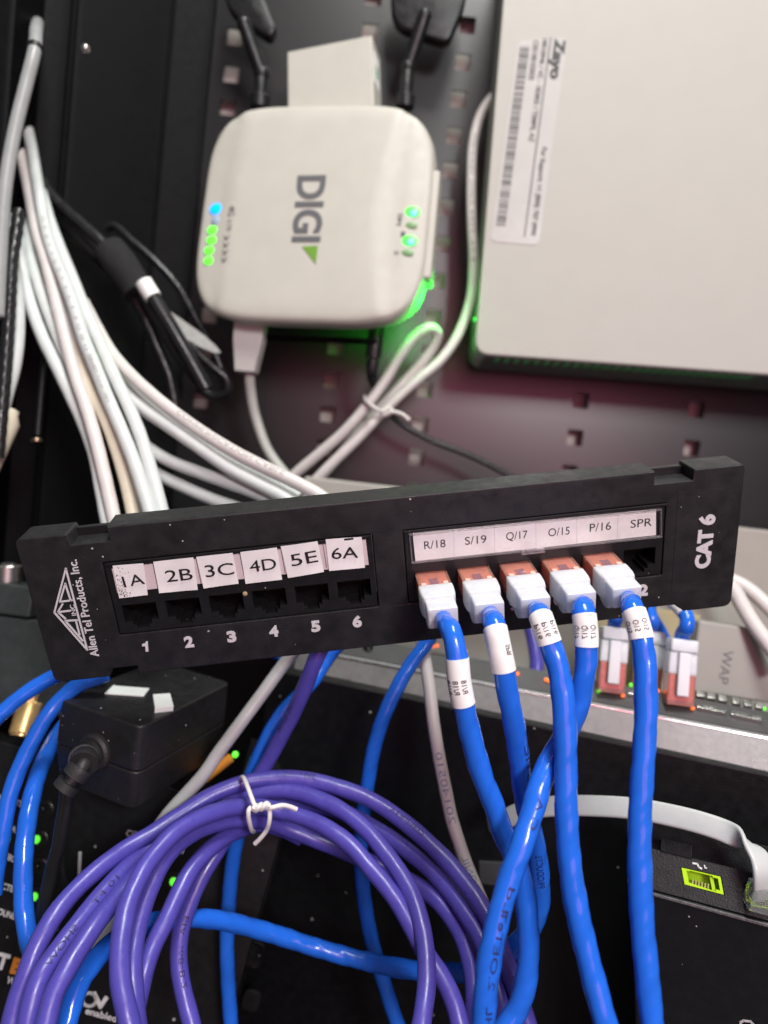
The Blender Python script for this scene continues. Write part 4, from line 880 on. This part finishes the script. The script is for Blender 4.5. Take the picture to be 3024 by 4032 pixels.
# antennas
def antenna(lab, base, joint, arm, pad, d):
    M = anchor(P(*base, d)); root = thing('antenna', lab, 'antenna', M, 'black antennas on the router')
    A, J, R_ = P(*base, d), P(*joint, d - .002), P(*arm, d - .010)
    b = bmesh.new(); lathe(b, [(.0052, 0), (.0054, .001), (.0054, .0062), (.0044, .0072)], 40, axis_M(A, J)); part_world('knurled_nut', b, RUBBER, root, 20)
    b = bmesh.new(); lathe(b, [(.0038, .006), (.0038, (J - A).length), (.0030, (J - A).length + .002)], 20, axis_M(A, J)); part_world('stem', b, RUBBER, root)
    b = bmesh.new(); tube(b, Path([J, J.lerp(R_, .5), R_], .001), .0040, 16); ball(b, J, .0046); ball(b, R_, .0040); part_world('hinge_arm', b, RUBBER, root)
    f = Frame(P(*arm, d + .004), V(.97, .2, 0), V(-.2, .97, .1)); b = bmesh.new(); prism(b, rpoly([tuple(f.px(*q)) for q in pad][::-1], .009, 8), -.006, .004)
    bmesh.ops.recalc_face_normals(b, faces=b.faces[:]); bev(b, .002, 3); bmesh.ops.transform(b, matrix=f.M, verts=b.verts); part_world('paddle', b, RUBBER, root)
antenna('left black antenna with its paddle leaning off towards the dark corner', (1022, 425), (1030, 290), (960, 95), [(860, -150), (985, -150), (1095, 130), (1065, 165), (900, 60)], .415)
antenna('right black antenna with a rounded paddle beside the large white box', (1594, 425), (1606, 265), (1672, 62), [(1530, -150), (1850, -150), (1835, 20), (1765, 185), (1700, 165), (1545, 110)], .415)

# ================================================================== LARGE WHITE BOX, TOP RIGHT
ZF = frame_at(2007, 0, .390, (.9965, .078, -.03), (-.125, .99, .035))
zb = thing('white_equipment_box', 'large off white equipment box with a barcode sticker, top right', 'equipment box', ZF.M)
zx0 = (ZF.px(2007, 0).x + ZF.px(1850, 1300).x) / 2; zy0 = (ZF.px(1930, 1394).y + ZF.px(3024, 1480).y) / 2
b = bmesh.new(); prism(b, rpoly([(zx0, .06), (zx0, zy0), (.24, zy0), (.24, .06)], [0, .0085, .0085, 0], 8), -.045, 0); bmesh.ops.recalc_face_normals(b, faces=b.faces[:])
obj('cover', bev(b, .0012, 3), WHITEBOX, zb)
b = bmesh.new(); box(b, zx0 + .006, .235, zy0 - .0004, zy0 + .001, -.046, -.003); obj('underside_grille', b, VENT, zb)
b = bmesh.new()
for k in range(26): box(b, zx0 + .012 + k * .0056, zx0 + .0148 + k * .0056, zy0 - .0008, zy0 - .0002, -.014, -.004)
obj('grille_slots', b, mat('painted_green_glow', (.05, .10, .06), .5, emit=(.05, .5, .12), estr=.08, var=.3, vscale=300), zb)  # green LED light caught in the slots, put in as faint emission
q = [(2040, 161), (2236, 149), (2120, 965), (1931, 950)]
b = flat_quad(bmesh.new(), ZF, q, .0001, .00025, .0035); sk = obj('sticker', b, GLOSSLABEL, zb)
def zl(x, y): return (1900 + x / 2.4575, 100 + y / 2.4575)
b = bmesh.new()
txt(b, ZF, 'Zayo', zl(755, 128), zl(700, 525), 39, .00027, bold=.055)
txt(b, ZF, '18010946 / VC - 183855 / TEMPE, AZ', zl(607, 130), zl(470, 1130), 18, .00027, bold=.03)
txt(b, ZF, 'C0510010302S', zl(520, 145), zl(470, 530), 19, .00027, bold=.03); txt(b, ZF, 'For Support: +1 (800) 707 0990', zl(600, 1180), zl(490, 2035), 18, .00027, bold=.03)
stroke(b, [ZF.px(*zl(660, 125)), ZF.px(*zl(405, 2040))], .0007, .00027, .00031)
R = random.Random(8); s = 0.0; A0, A1, Bv = ZF.px(*zl(362, 205)), ZF.px(*zl(128, 1945)), ZF.px(*zl(455, 212)) - ZF.px(*zl(362, 205)); L_b = (A1 - A0).length
while s < L_b - .0006:
    wd = R.choice((.00030, .00030, .00055, .0008)); a = A0.lerp(A1, s / L_b); c = A0.lerp(A1, min(1, (s + wd) / L_b))
    prism(b, [tuple(a), tuple(c), tuple(c + Bv), tuple(a + Bv)], .00027, .00031); s += wd + R.choice((.0004, .0004, .0007, .0009))
obj('lettering', b, INK, sk)
c = ZF.at(zx0 - .0002, ZF.px(1850, 1235).y, -.012); b = bmesh.new(); ball(b, c, .0012); part_world('side_light', b, LEDG2, zb)
l = bpy.data.lights.new('side_light_glow', 'AREA'); l.energy = 0.04; l.color = (0.0, 1.0, 0.03); l.size = .004; l.shape = 'RECTANGLE'; l.size_y = .012
lo = bpy.data.objects.new('side_light_glow', l); COL.objects.link(lo); lo.location = c - ZF.x * .0022; l.spread = math.radians(50)
lo.rotation_euler = (P(1690, 1200, .397) - lo.location).to_track_quat('-Z', 'Y').to_euler()

# ================================================================== CABLES AROUND THE ROUTER
EF2 = frame_at(988, 1275, .400, (.99, .09, -.1), (-.02, 1, 0))
ew = Path(pts([(986, 1400, .403), (983, 1485, .405), (990, 1560, .408), (1006, 1640, .411), (1053, 1770, .412), (1119, 1862, .41), (1190, 1940, .408)]))
rc_ = thing('router_cable', 'pale cable with white ribbed plug under the router, left', 'network cable', EF2.M)
b = bmesh.new(); rings = []
for v_, hw_ in ((1262, 60), (1300, 60), (1345, 59), (1380, 54), (1410, 48), (1455, 42), (1467, 40)):
    rings.append((-(v_ - 1275) / FPX * .40, hw_ / FPX * .40))
secs = [(-y, x, .0045, -.0045, .0012) for y, x in rings]; b = loft(secs)
bmesh.ops.transform(b, matrix=Matrix(((1, 0, 0, 0), (0, 0, -1, 0), (0, 1, 0, 0), (0, 0, 0, 1))), verts=b.verts); bmesh.ops.recalc_face_normals(b, faces=b.faces[:]); obj('plug', b, mat('pale_pinkish_plastic', (.56, .55, .52), .4, var=.03), rc_, 30)
b = bmesh.new()
for k in range(5):
    yy = -(1400 + k * 14 - 1275) / FPX * .40; hw_ = (50 - k * 2.2) / FPX * .40; box(b, -hw_, hw_, yy - .0006, yy + .0004, -.0048, .0048)
obj('grip_rib', bev(b, .0003), mat('pale_pinkish_plastic', (.56, .55, .52), .4), rc_); part_world('jacket', tube(bmesh.new(), ew, .0029, 16), mat('pale_grey_jacket', (.50, .51, .47), .4, var=.04), rc_, 180)
lc = Path(pts([(2040, 300, .430), (1970, 352, .428), (1900, 437, .426), (1864, 559, .424), (1855, 718, .422), (1857, 878, .420), (1863, 1038, .418), (1852, 1181, .417), (1804, 1317, .416), (1732, 1420, .414), (1650, 1490, .411), (1570, 1560, .408), (1490, 1640, .404), (1400, 1735, .402), (1310, 1822, .402), (1235, 1900, .404), (1190, 1960, .406)]))
lt = thing('pale_cable', 'pale grey cable coming round from the white box, tied together below the router', 'network cable', anchor(lc.p[0]))
part_world('jacket', tube(bmesh.new(), lc, .0029, 18), CABWP, lt, 180)
b = bmesh.new(); wrap_text(b, lc, .0029, lc.nearpx(1856, 780), 'E.T.L. FTP4 AWG VERIFIED', .078, .0020, -.1, rev=True); part_world('printing', b, GREYINK, lt)
cable('pale_cable', 'pale grey cable doubled back in a loop under the glowing green corner', Path(pts([(1100, 1930, .408), (1165, 1863, .405), (1245, 1795, .402), (1351, 1702, .399), (1450, 1590, .398), (1515, 1500, .399), (1578, 1396, .401), (1640, 1318, .403), (1695, 1290, .405), (1722, 1312, .408), (1708, 1360, .411), (1663, 1425, .413), (1598, 1496, .414), (1520, 1580, .412), (1430, 1680, .410), (1340, 1790, .410), (1260, 1880, .412)])), .0029, CABWP, 'network cable', n=18)
tt = thing('twist_tie', 'thin pale twist tie round the grey cables below the router', 'twist tie', anchor(P(1470, 1590, .395)))
b = bmesh.new()
for l in ([(1436, 1560, .402), (1440, 1578, .394), (1465, 1598, .391), (1495, 1618, .391), (1520, 1625, .396)], [(1500, 1622, .392), (1535, 1606, .394), (1545, 1622, .394), (1510, 1636, .393), (1540, 1622, .392), (1580, 1630, .392), (1612, 1654, .392)]): tube(b, Path(pts(l), .0006), .0011, 10)
part_world('wire', b, CABWP, tt)
pp = Path(pts([(1484, 1290, .402), (1478, 1340, .402), (1470, 1400, .403), (1464, 1470, .405), (1474, 1520, .412), (1500, 1580, .425), (1563, 1655, .432), (1690, 1730, .434), (1840, 1790, .433), (2000, 1870, .43), (2120, 1950, .428)]))
pc = thing('power_lead', 'black power plug under the router with a thin cord crossing the dark back', 'power lead', anchor(pp.p[0]))
part_world('jacket', tube(bmesh.new(), pp, .0019, 12), CABK, pc, 180); b = bmesh.new(); tube(b, pp, .0045, 18, 0, .017)
for k in range(5): tube(b, pp, .0036 - k * .0002, 14, .0175 + k * .0028, .0193 + k * .0028)
part_world('plug', b, RUBBER, pc, 40)

# ================================================================== WHITE BUNDLE, LEFT
GB = 'white cables of the left bundle'
BUN = [
 ('white cable of the bundle with dotted print along its front', CABW, .0030, [(112, 520, .400), (124, 579, .392), (148, 723, .380), (181, 904, .367), (210, 1000, .360), (245, 1085, .353), (289, 1201, .345), (330, 1334, .337), (374, 1442, .331), (422, 1563, .324), (474, 1684, .318), (522, 1804, .313), (572, 1955, .308), (604, 2060, .304), (640, 2180, .300)]),
 ('pinkish white cable down the middle of the bundle', CABWP, .0030, [(82, 590, .400), (92, 640, .392), (115, 753, .383), (142, 904, .372), (181, 1031, .362), (217, 1171, .352), (259, 1340, .341), (300, 1490, .332), (345, 1623, .325), (380, 1744, .319), (414, 1885, .314), (447, 2033, .309), (480, 2180, .304)]),
 ('white cable on the outer left curve of the bundle', CABW, .0030, [(70, 950, .372), (90, 1081, .362), (121, 1201, .354), (165, 1322, .347), (223, 1442, .340), (275, 1550, .335), (330, 1670, .329), (375, 1800, .322), (398, 1920, .317), (420, 2039, .312), (450, 2180, .307)]),
 ('inner greenish white cable half hidden in the bundle', CABW, .0029, [(110, 900, .380), (122, 1000, .372), (150, 1111, .363), (190, 1228, .354), (240, 1350, .346), (300, 1480, .340), (350, 1600, .334)]),
 ('cream cable between the white ones in the bundle', CABC, .0029, [(180, 1020, .372), (211, 1141, .361), (259, 1292, .350), (313, 1442, .339), (364, 1551, .332), (416, 1653, .326), (460, 1774, .321), (500, 1915, .316), (526, 2033, .312), (560, 2170, .308)]),
 ('white cable on the right side of the bundle', CABW, .0030, [(170, 780, .385), (200, 880, .376), (237, 978, .368), (289, 1105, .358), (342, 1238, .348), (390, 1344, .341), (446, 1473, .333), (502, 1593, .326), (552, 1714, .320), (598, 1864, .314), (635, 2005, .309), (670, 2150, .305)]),
 ('white printed cable branching right, uppermost, to the top edge of the panel', CABWP, .0030, [(330, 1190, .362), (386, 1298, .352), (440, 1390, .344), (512, 1473, .338), (603, 1557, .333), (693, 1629, .329), (814, 1714, .324), (934, 1786, .320), (1040, 1840, .317), (1140, 1888, .315), (1240, 1940, .313), (1340, 2010, .311)]),
 ('white cable branching right just under the printed one', CABW, .0030, [(420, 1450, .346), (494, 1551, .339), (573, 1617, .335), (663, 1678, .331), (784, 1762, .326), (904, 1845, .322), (1000, 1897, .319), (1120, 1960, .316), (1220, 2030, .314)]),
 ('white cable branching right, third from the top', CABW, .0029, [(500, 1700, .345), (579, 1760, .340), (663, 1812, .336), (784, 1860, .331), (904, 1903, .327), (1000, 1938, .324), (1100, 1985, .321), (1200, 2050, .319)]),
 ('white cable branching right, lowest, just above the panel', CABW, .0029, [(540, 1800, .347), (609, 1860, .342), (723, 1917, .337), (844, 1969, .332), (964, 2010, .328), (1060, 2050, .325), (1150, 2100, .322)]),
 ('white cable tucked between the printed one and the cream one', CABW, .0029, [(95, 620, .396), (112, 720, .388), (140, 830, .378), (175, 960, .369), (225, 1120, .359), (275, 1270, .351), (325, 1410, .343), (385, 1560, .334), (440, 1700, .327), (480, 1830, .322), (512, 1950, .318), (545, 2060, .314), (580, 2180, .31)]),
 ('pale cable behind the bundle close to its right edge', CABWP, .0029, [(150, 740, .392), (190, 870, .384), (240, 1010, .376), (300, 1150, .368), (350, 1270, .360), (410, 1400, .353), (470, 1530, .346), (530, 1660, .340), (580, 1800, .335), (615, 1930, .331), (640, 2060, .327)]),
 ('white cable low on the left that parts from the bundle near its middle', CABW, .0029, [(60, 900, .384), (78, 1000, .377), (105, 1120, .369), (148, 1260, .361), (205, 1390, .354), (262, 1500, .348), (318, 1610, .343), (362, 1730, .338), (392, 1860, .333), (415, 1980, .328), (440, 2120, .322)]),
 ('white cable branching right between the printed one and the one below', CABW, .0029, [(360, 1300, .362), (420, 1400, .355), (500, 1510, .348), (600, 1600, .343), (720, 1690, .338), (850, 1780, .333), (960, 1840, .330), (1060, 1890, .327), (1180, 1960, .324)])]
for k, (lab, m, r, l) in enumerate(BUN):
    if l[0][2] > .365 and l[0][1] < 1100: l = [(l[0][0] - 4, l[0][1] - 46, .45), (l[0][0] - 3, l[0][1] - 26, .418)] + l     # out of the cabinet side
    pth = Path(pts(l))
    if k in (0, 6):
        root = thing('bundle_cable', lab, 'cable', anchor(pth.p[0]), GB); part_world('jacket', tube(bmesh.new(), pth, r, 18, ridge=.008, ph=k), m, root, 180)
        b = bmesh.new()
        if k == 0:
            wrap_text(b, pth, r, pth.nearpx(270, 1150), '0 6 5 1 1 7 2 1 1 T 1 3 0 8 0 8 E', .105, .0022, .1, bold=-.01, rev=False); wrap_text(b, pth, r, pth.nearpx(390, 1500), 'COMMUNICATION CABLE', .030, .0022, .1, rev=False)
        else: wrap_text(b, pth, r, pth.nearpx(900, 1765), 'COMMUNICATION CABLE', .060, .0024, -.5)
        part_world('printing', b, mat('faint_grey_print', (.33, .33, .32), .5, var=0), root)
    else: cable('bundle_cable', lab, pth, r, m, 'cable', GB, n=18, ridge=.008, ph=k)
gl = Path(pts([(150, 70, .445), (147, 95, .39), (142, 130, .352), (135, 205, .343), (102, 338, .340), (66, 482, .337), (36, 633, .334), (16, 784, .331), (2, 1000, .328), (-10, 1250, .325)]))
gc = thing('grey_cable', 'thick grey cable at the upper left edge with a thin black tie', 'cable', anchor(gl.p[0]))
part_world('jacket', tube(bmesh.new(), gl, .0031, 18), CABGD, gc, 180); s = gl.nearpx(133, 190); part_world('cable_tie', tube(bmesh.new(), gl, .0036, 18, s - .001, s + .0014), RUBBER, gc, 40)
cable('white_cable', 'white cable at the left edge below the grey one', Path(pts([(30, 850, .352), (42, 950, .349), (66, 1150, .344), (70, 1322, .340), (56, 1442, .337), (30, 1540, .334), (0, 1650, .331), (-40, 1760, .328)])), .0031, CABW, 'cable')
cable('black_cable', 'glossy black cable over the white one at the left edge', Path(pts([(75, 830, .338), (62, 930, .335), (48, 1021, .332), (38, 1201, .329), (22, 1442, .326), (8, 1600, .323), (-10, 1800, .32)])), .0028, CABK, 'cable', ridge=.05, pitch=.012)
o = tag(obj('cream_tube_end', lathe(bmesh.new(), [(.0035, -.002), (.0036, 0), (.0060, .004), (.0062, .028)], 18), CABC), 'cream coloured connector end at the left edge below the white cable', 'connector'); place(o, axis_M(P(40, 1630, .335), P(-40, 1800, .328)))
rd = thing('steel_rod', 'thin dark rod with a steel tip in the black corner above the panel', 'rod', anchor(P(168, 1480, .36)))
b = bmesh.new(); tube(b, Path(pts([(190, 1250, .365), (168, 1480, .36), (148, 1715, .355)]), .004), .0017, 12); part_world('shaft', b, RACK, rd); b = bmesh.new(); lathe(b, [(.0026, 0), (.0028, .0006), (.0024, .0018)], 16, axis_M(P(144, 1728, .354), P(146, 1745, .3538))); part_world('tip', b, mat('copper_tip', (.35, .26, .18), .35, metal=1, var=.1), rd)
sc = thing('wall_screw', 'small steel screw in the dark side wall near the top left', 'screw', anchor(P(337, 192, .36)))
b = bmesh.new(); ball(b, P(337, 192, .338), .0022); part_world('head', b, DULLSTEEL, sc)

# black bundle held by a strap
KG = 'black cables held by the strap'
BK = [([(170, 720, .405), (187, 753, .402), (260, 830, .398), (332, 892, .395), (410, 965, .392), (490, 1060, .390), (560, 1160, .390), (640, 1300, .390), (720, 1420, .390), (808, 1527, .390)], .0034, 'thick black cable through the strap, ending in a cut end'),
      ([(250, 880, .405), (289, 918, .402), (360, 990, .399), (430, 1060, .396), (500, 1130, .395), (560, 1230, .396), (620, 1370, .398), (665, 1480, .40), (690, 1600, .402)], .0031, 'black cable leaving the strap on the lower left side'),
      ([(300, 930, .408), (400, 1000, .402), (500, 1060, .398), (600, 1180, .398), (720, 1330, .400), (830, 1440, .402), (890, 1490, .404), (895, 1540, .406), (850, 1560, .408), (780, 1530, .409)], .0026, 'thin black cable that loops round at the lower right end'),
      ([(420, 900, .412), (450, 890, .410), (520, 950, .406), (600, 1020, .404), (700, 1130, .404), (780, 1270, .405), (850, 1400, .406), (880, 1480, .408)], .0022, 'thin black cable arching above the strap')]
for l, r, lab in BK: cable('black_cable', lab, Path(pts(l)), r, CABK, 'cable', KG, ridge=.02)
vp = Path(pts([(430, 985, .392), (480, 1050, .390), (530, 1125, .390), (545, 1150, .390)]), .0015); o = tag(obj('hook_and_loop_strap', localize(tube(bmesh.new(), vp,   .0090, 28, wob=.05), anchor(vp.p[0])), VELCRO, smooth=50), 'fuzzy black strap wound round the black cables, upper left', 'cable strap'); place(o, anchor(vp.p[0]))
vs = Path(pts([(565, 1110, .378), (583, 1140, .378), (604, 1172, .378)]), .001); o = tag(obj('marker_sleeve', localize(tube(bmesh.new(), vs, .0045, 20), anchor(vs.p[0])), PAPER, smooth=50), 'white marker sleeve on a black cable just below the strap', 'sleeve'); place(o, anchor(vs.p[0]))
cable('black_cable', 'black cable running on from the white marker sleeve to the lower right', Path(pts([(570, 1118, .378), (605, 1175, .378), (670, 1280, .380), (740, 1400, .383), (812, 1530, .386)])), .0038, CABK, 'cable', KG)
LFm = frame_at(627, 1183, .392, (.7, .72, 0), (-.7, .7, .15)); b = bmesh.new()
lfp = [tuple(LFm.px(*q)) for q in ((622, 1178), (668, 1225), (730, 1268), (800, 1318), (850, 1362), (870, 1390), (840, 1388), (780, 1362), (720, 1325), (668, 1275), (640, 1230))]
prism(b, lfp[::-1], -.0004, .0004); bmesh.ops.recalc_face_normals(b, faces=b.faces[:]); o = tag(obj('cable_tag', b, mat('grey_white_tag', (.46, .49, .46), .5, var=.12, vscale=400)), 'pale leaf shaped tag hanging from the black cables left of the router', 'tag'); place(o, LFm.M)

# ================================================================== LEFT EDGE HARDWARE
def knurled(name, lab, a, t, r, m, cap):
    root = thing(name, lab, 'connector', axis_M(a, t)); L0 = (t - a).length
    b = bmesh.new(); n, kz = 26, 9; rings = []
    for j in range(kz * 2 + 1):
        z = L0 * j / (kz * 2); rings.append([b.verts.new((r * (1 + .10 * ((i + j) % 2) * (0 < j < kz * 2)) * math.cos(2 * math.pi * i / n), r * (1 + .10 * ((i + j) % 2) * (0 < j < kz * 2)) * math.sin(2 * math.pi * i / n), z)) for i in range(n)])
    for x, y in zip(rings[:-1], rings[1:]):
        for i in range(n): b.faces.new((x[i], x[(i + 1) % n], y[(i + 1) % n], y[i]))
    b.faces.new(rings[0][::-1]); b.faces.new(rings[-1]); bmesh.ops.recalc_face_normals(b, faces=b.faces[:]); obj('knurled_barrel', b, m, root, 15)
    b = bmesh.new(); lathe(b, [(r * .92, -.0008), (r * .92, .0001)] , 30, Matrix.Translation((0, 0, 0))); obj('rim', b, m, root)
    b = bmesh.new(); lathe(b, [(r * .5, L0), (r * .5, L0 + cap), (r * .4, L0 + cap * 1.2)], 8); obj('tip', b, m, root, 20); return root
knurled('brass_connector', 'knurled brass connector at the left edge behind the blue cables', P(84, 2893, .312), P(122, 2765, .318), .0049, GOLD, .004)
HB = frame_at(-60, 2286, .335, (.985, .13, -.02), (-.05, .98, -.1))
hb = thing('dark_metal_box', 'dark green grey metal box under the silver knob at the left edge', 'box', HB.M)
obj('shell', bbox(-.03, HB.px(136, 2310).x, HB.px(60, 2428).y, 0, -.03, 0, .0012, 3), DKBOX, hb)
obj('lower_body', bbox(-.03, HB.px(300, 2440).x, HB.px(60, 2800).y, HB.px(60, 2433).y, -.06, -.001, .001), DKBOX, hb)
knurled('silver_knob', 'knurled silver knob on the dark metal box at the left edge', P(30, 2292, .345), P(32, 2225, .345), .0058, DULLSTEEL, .001)
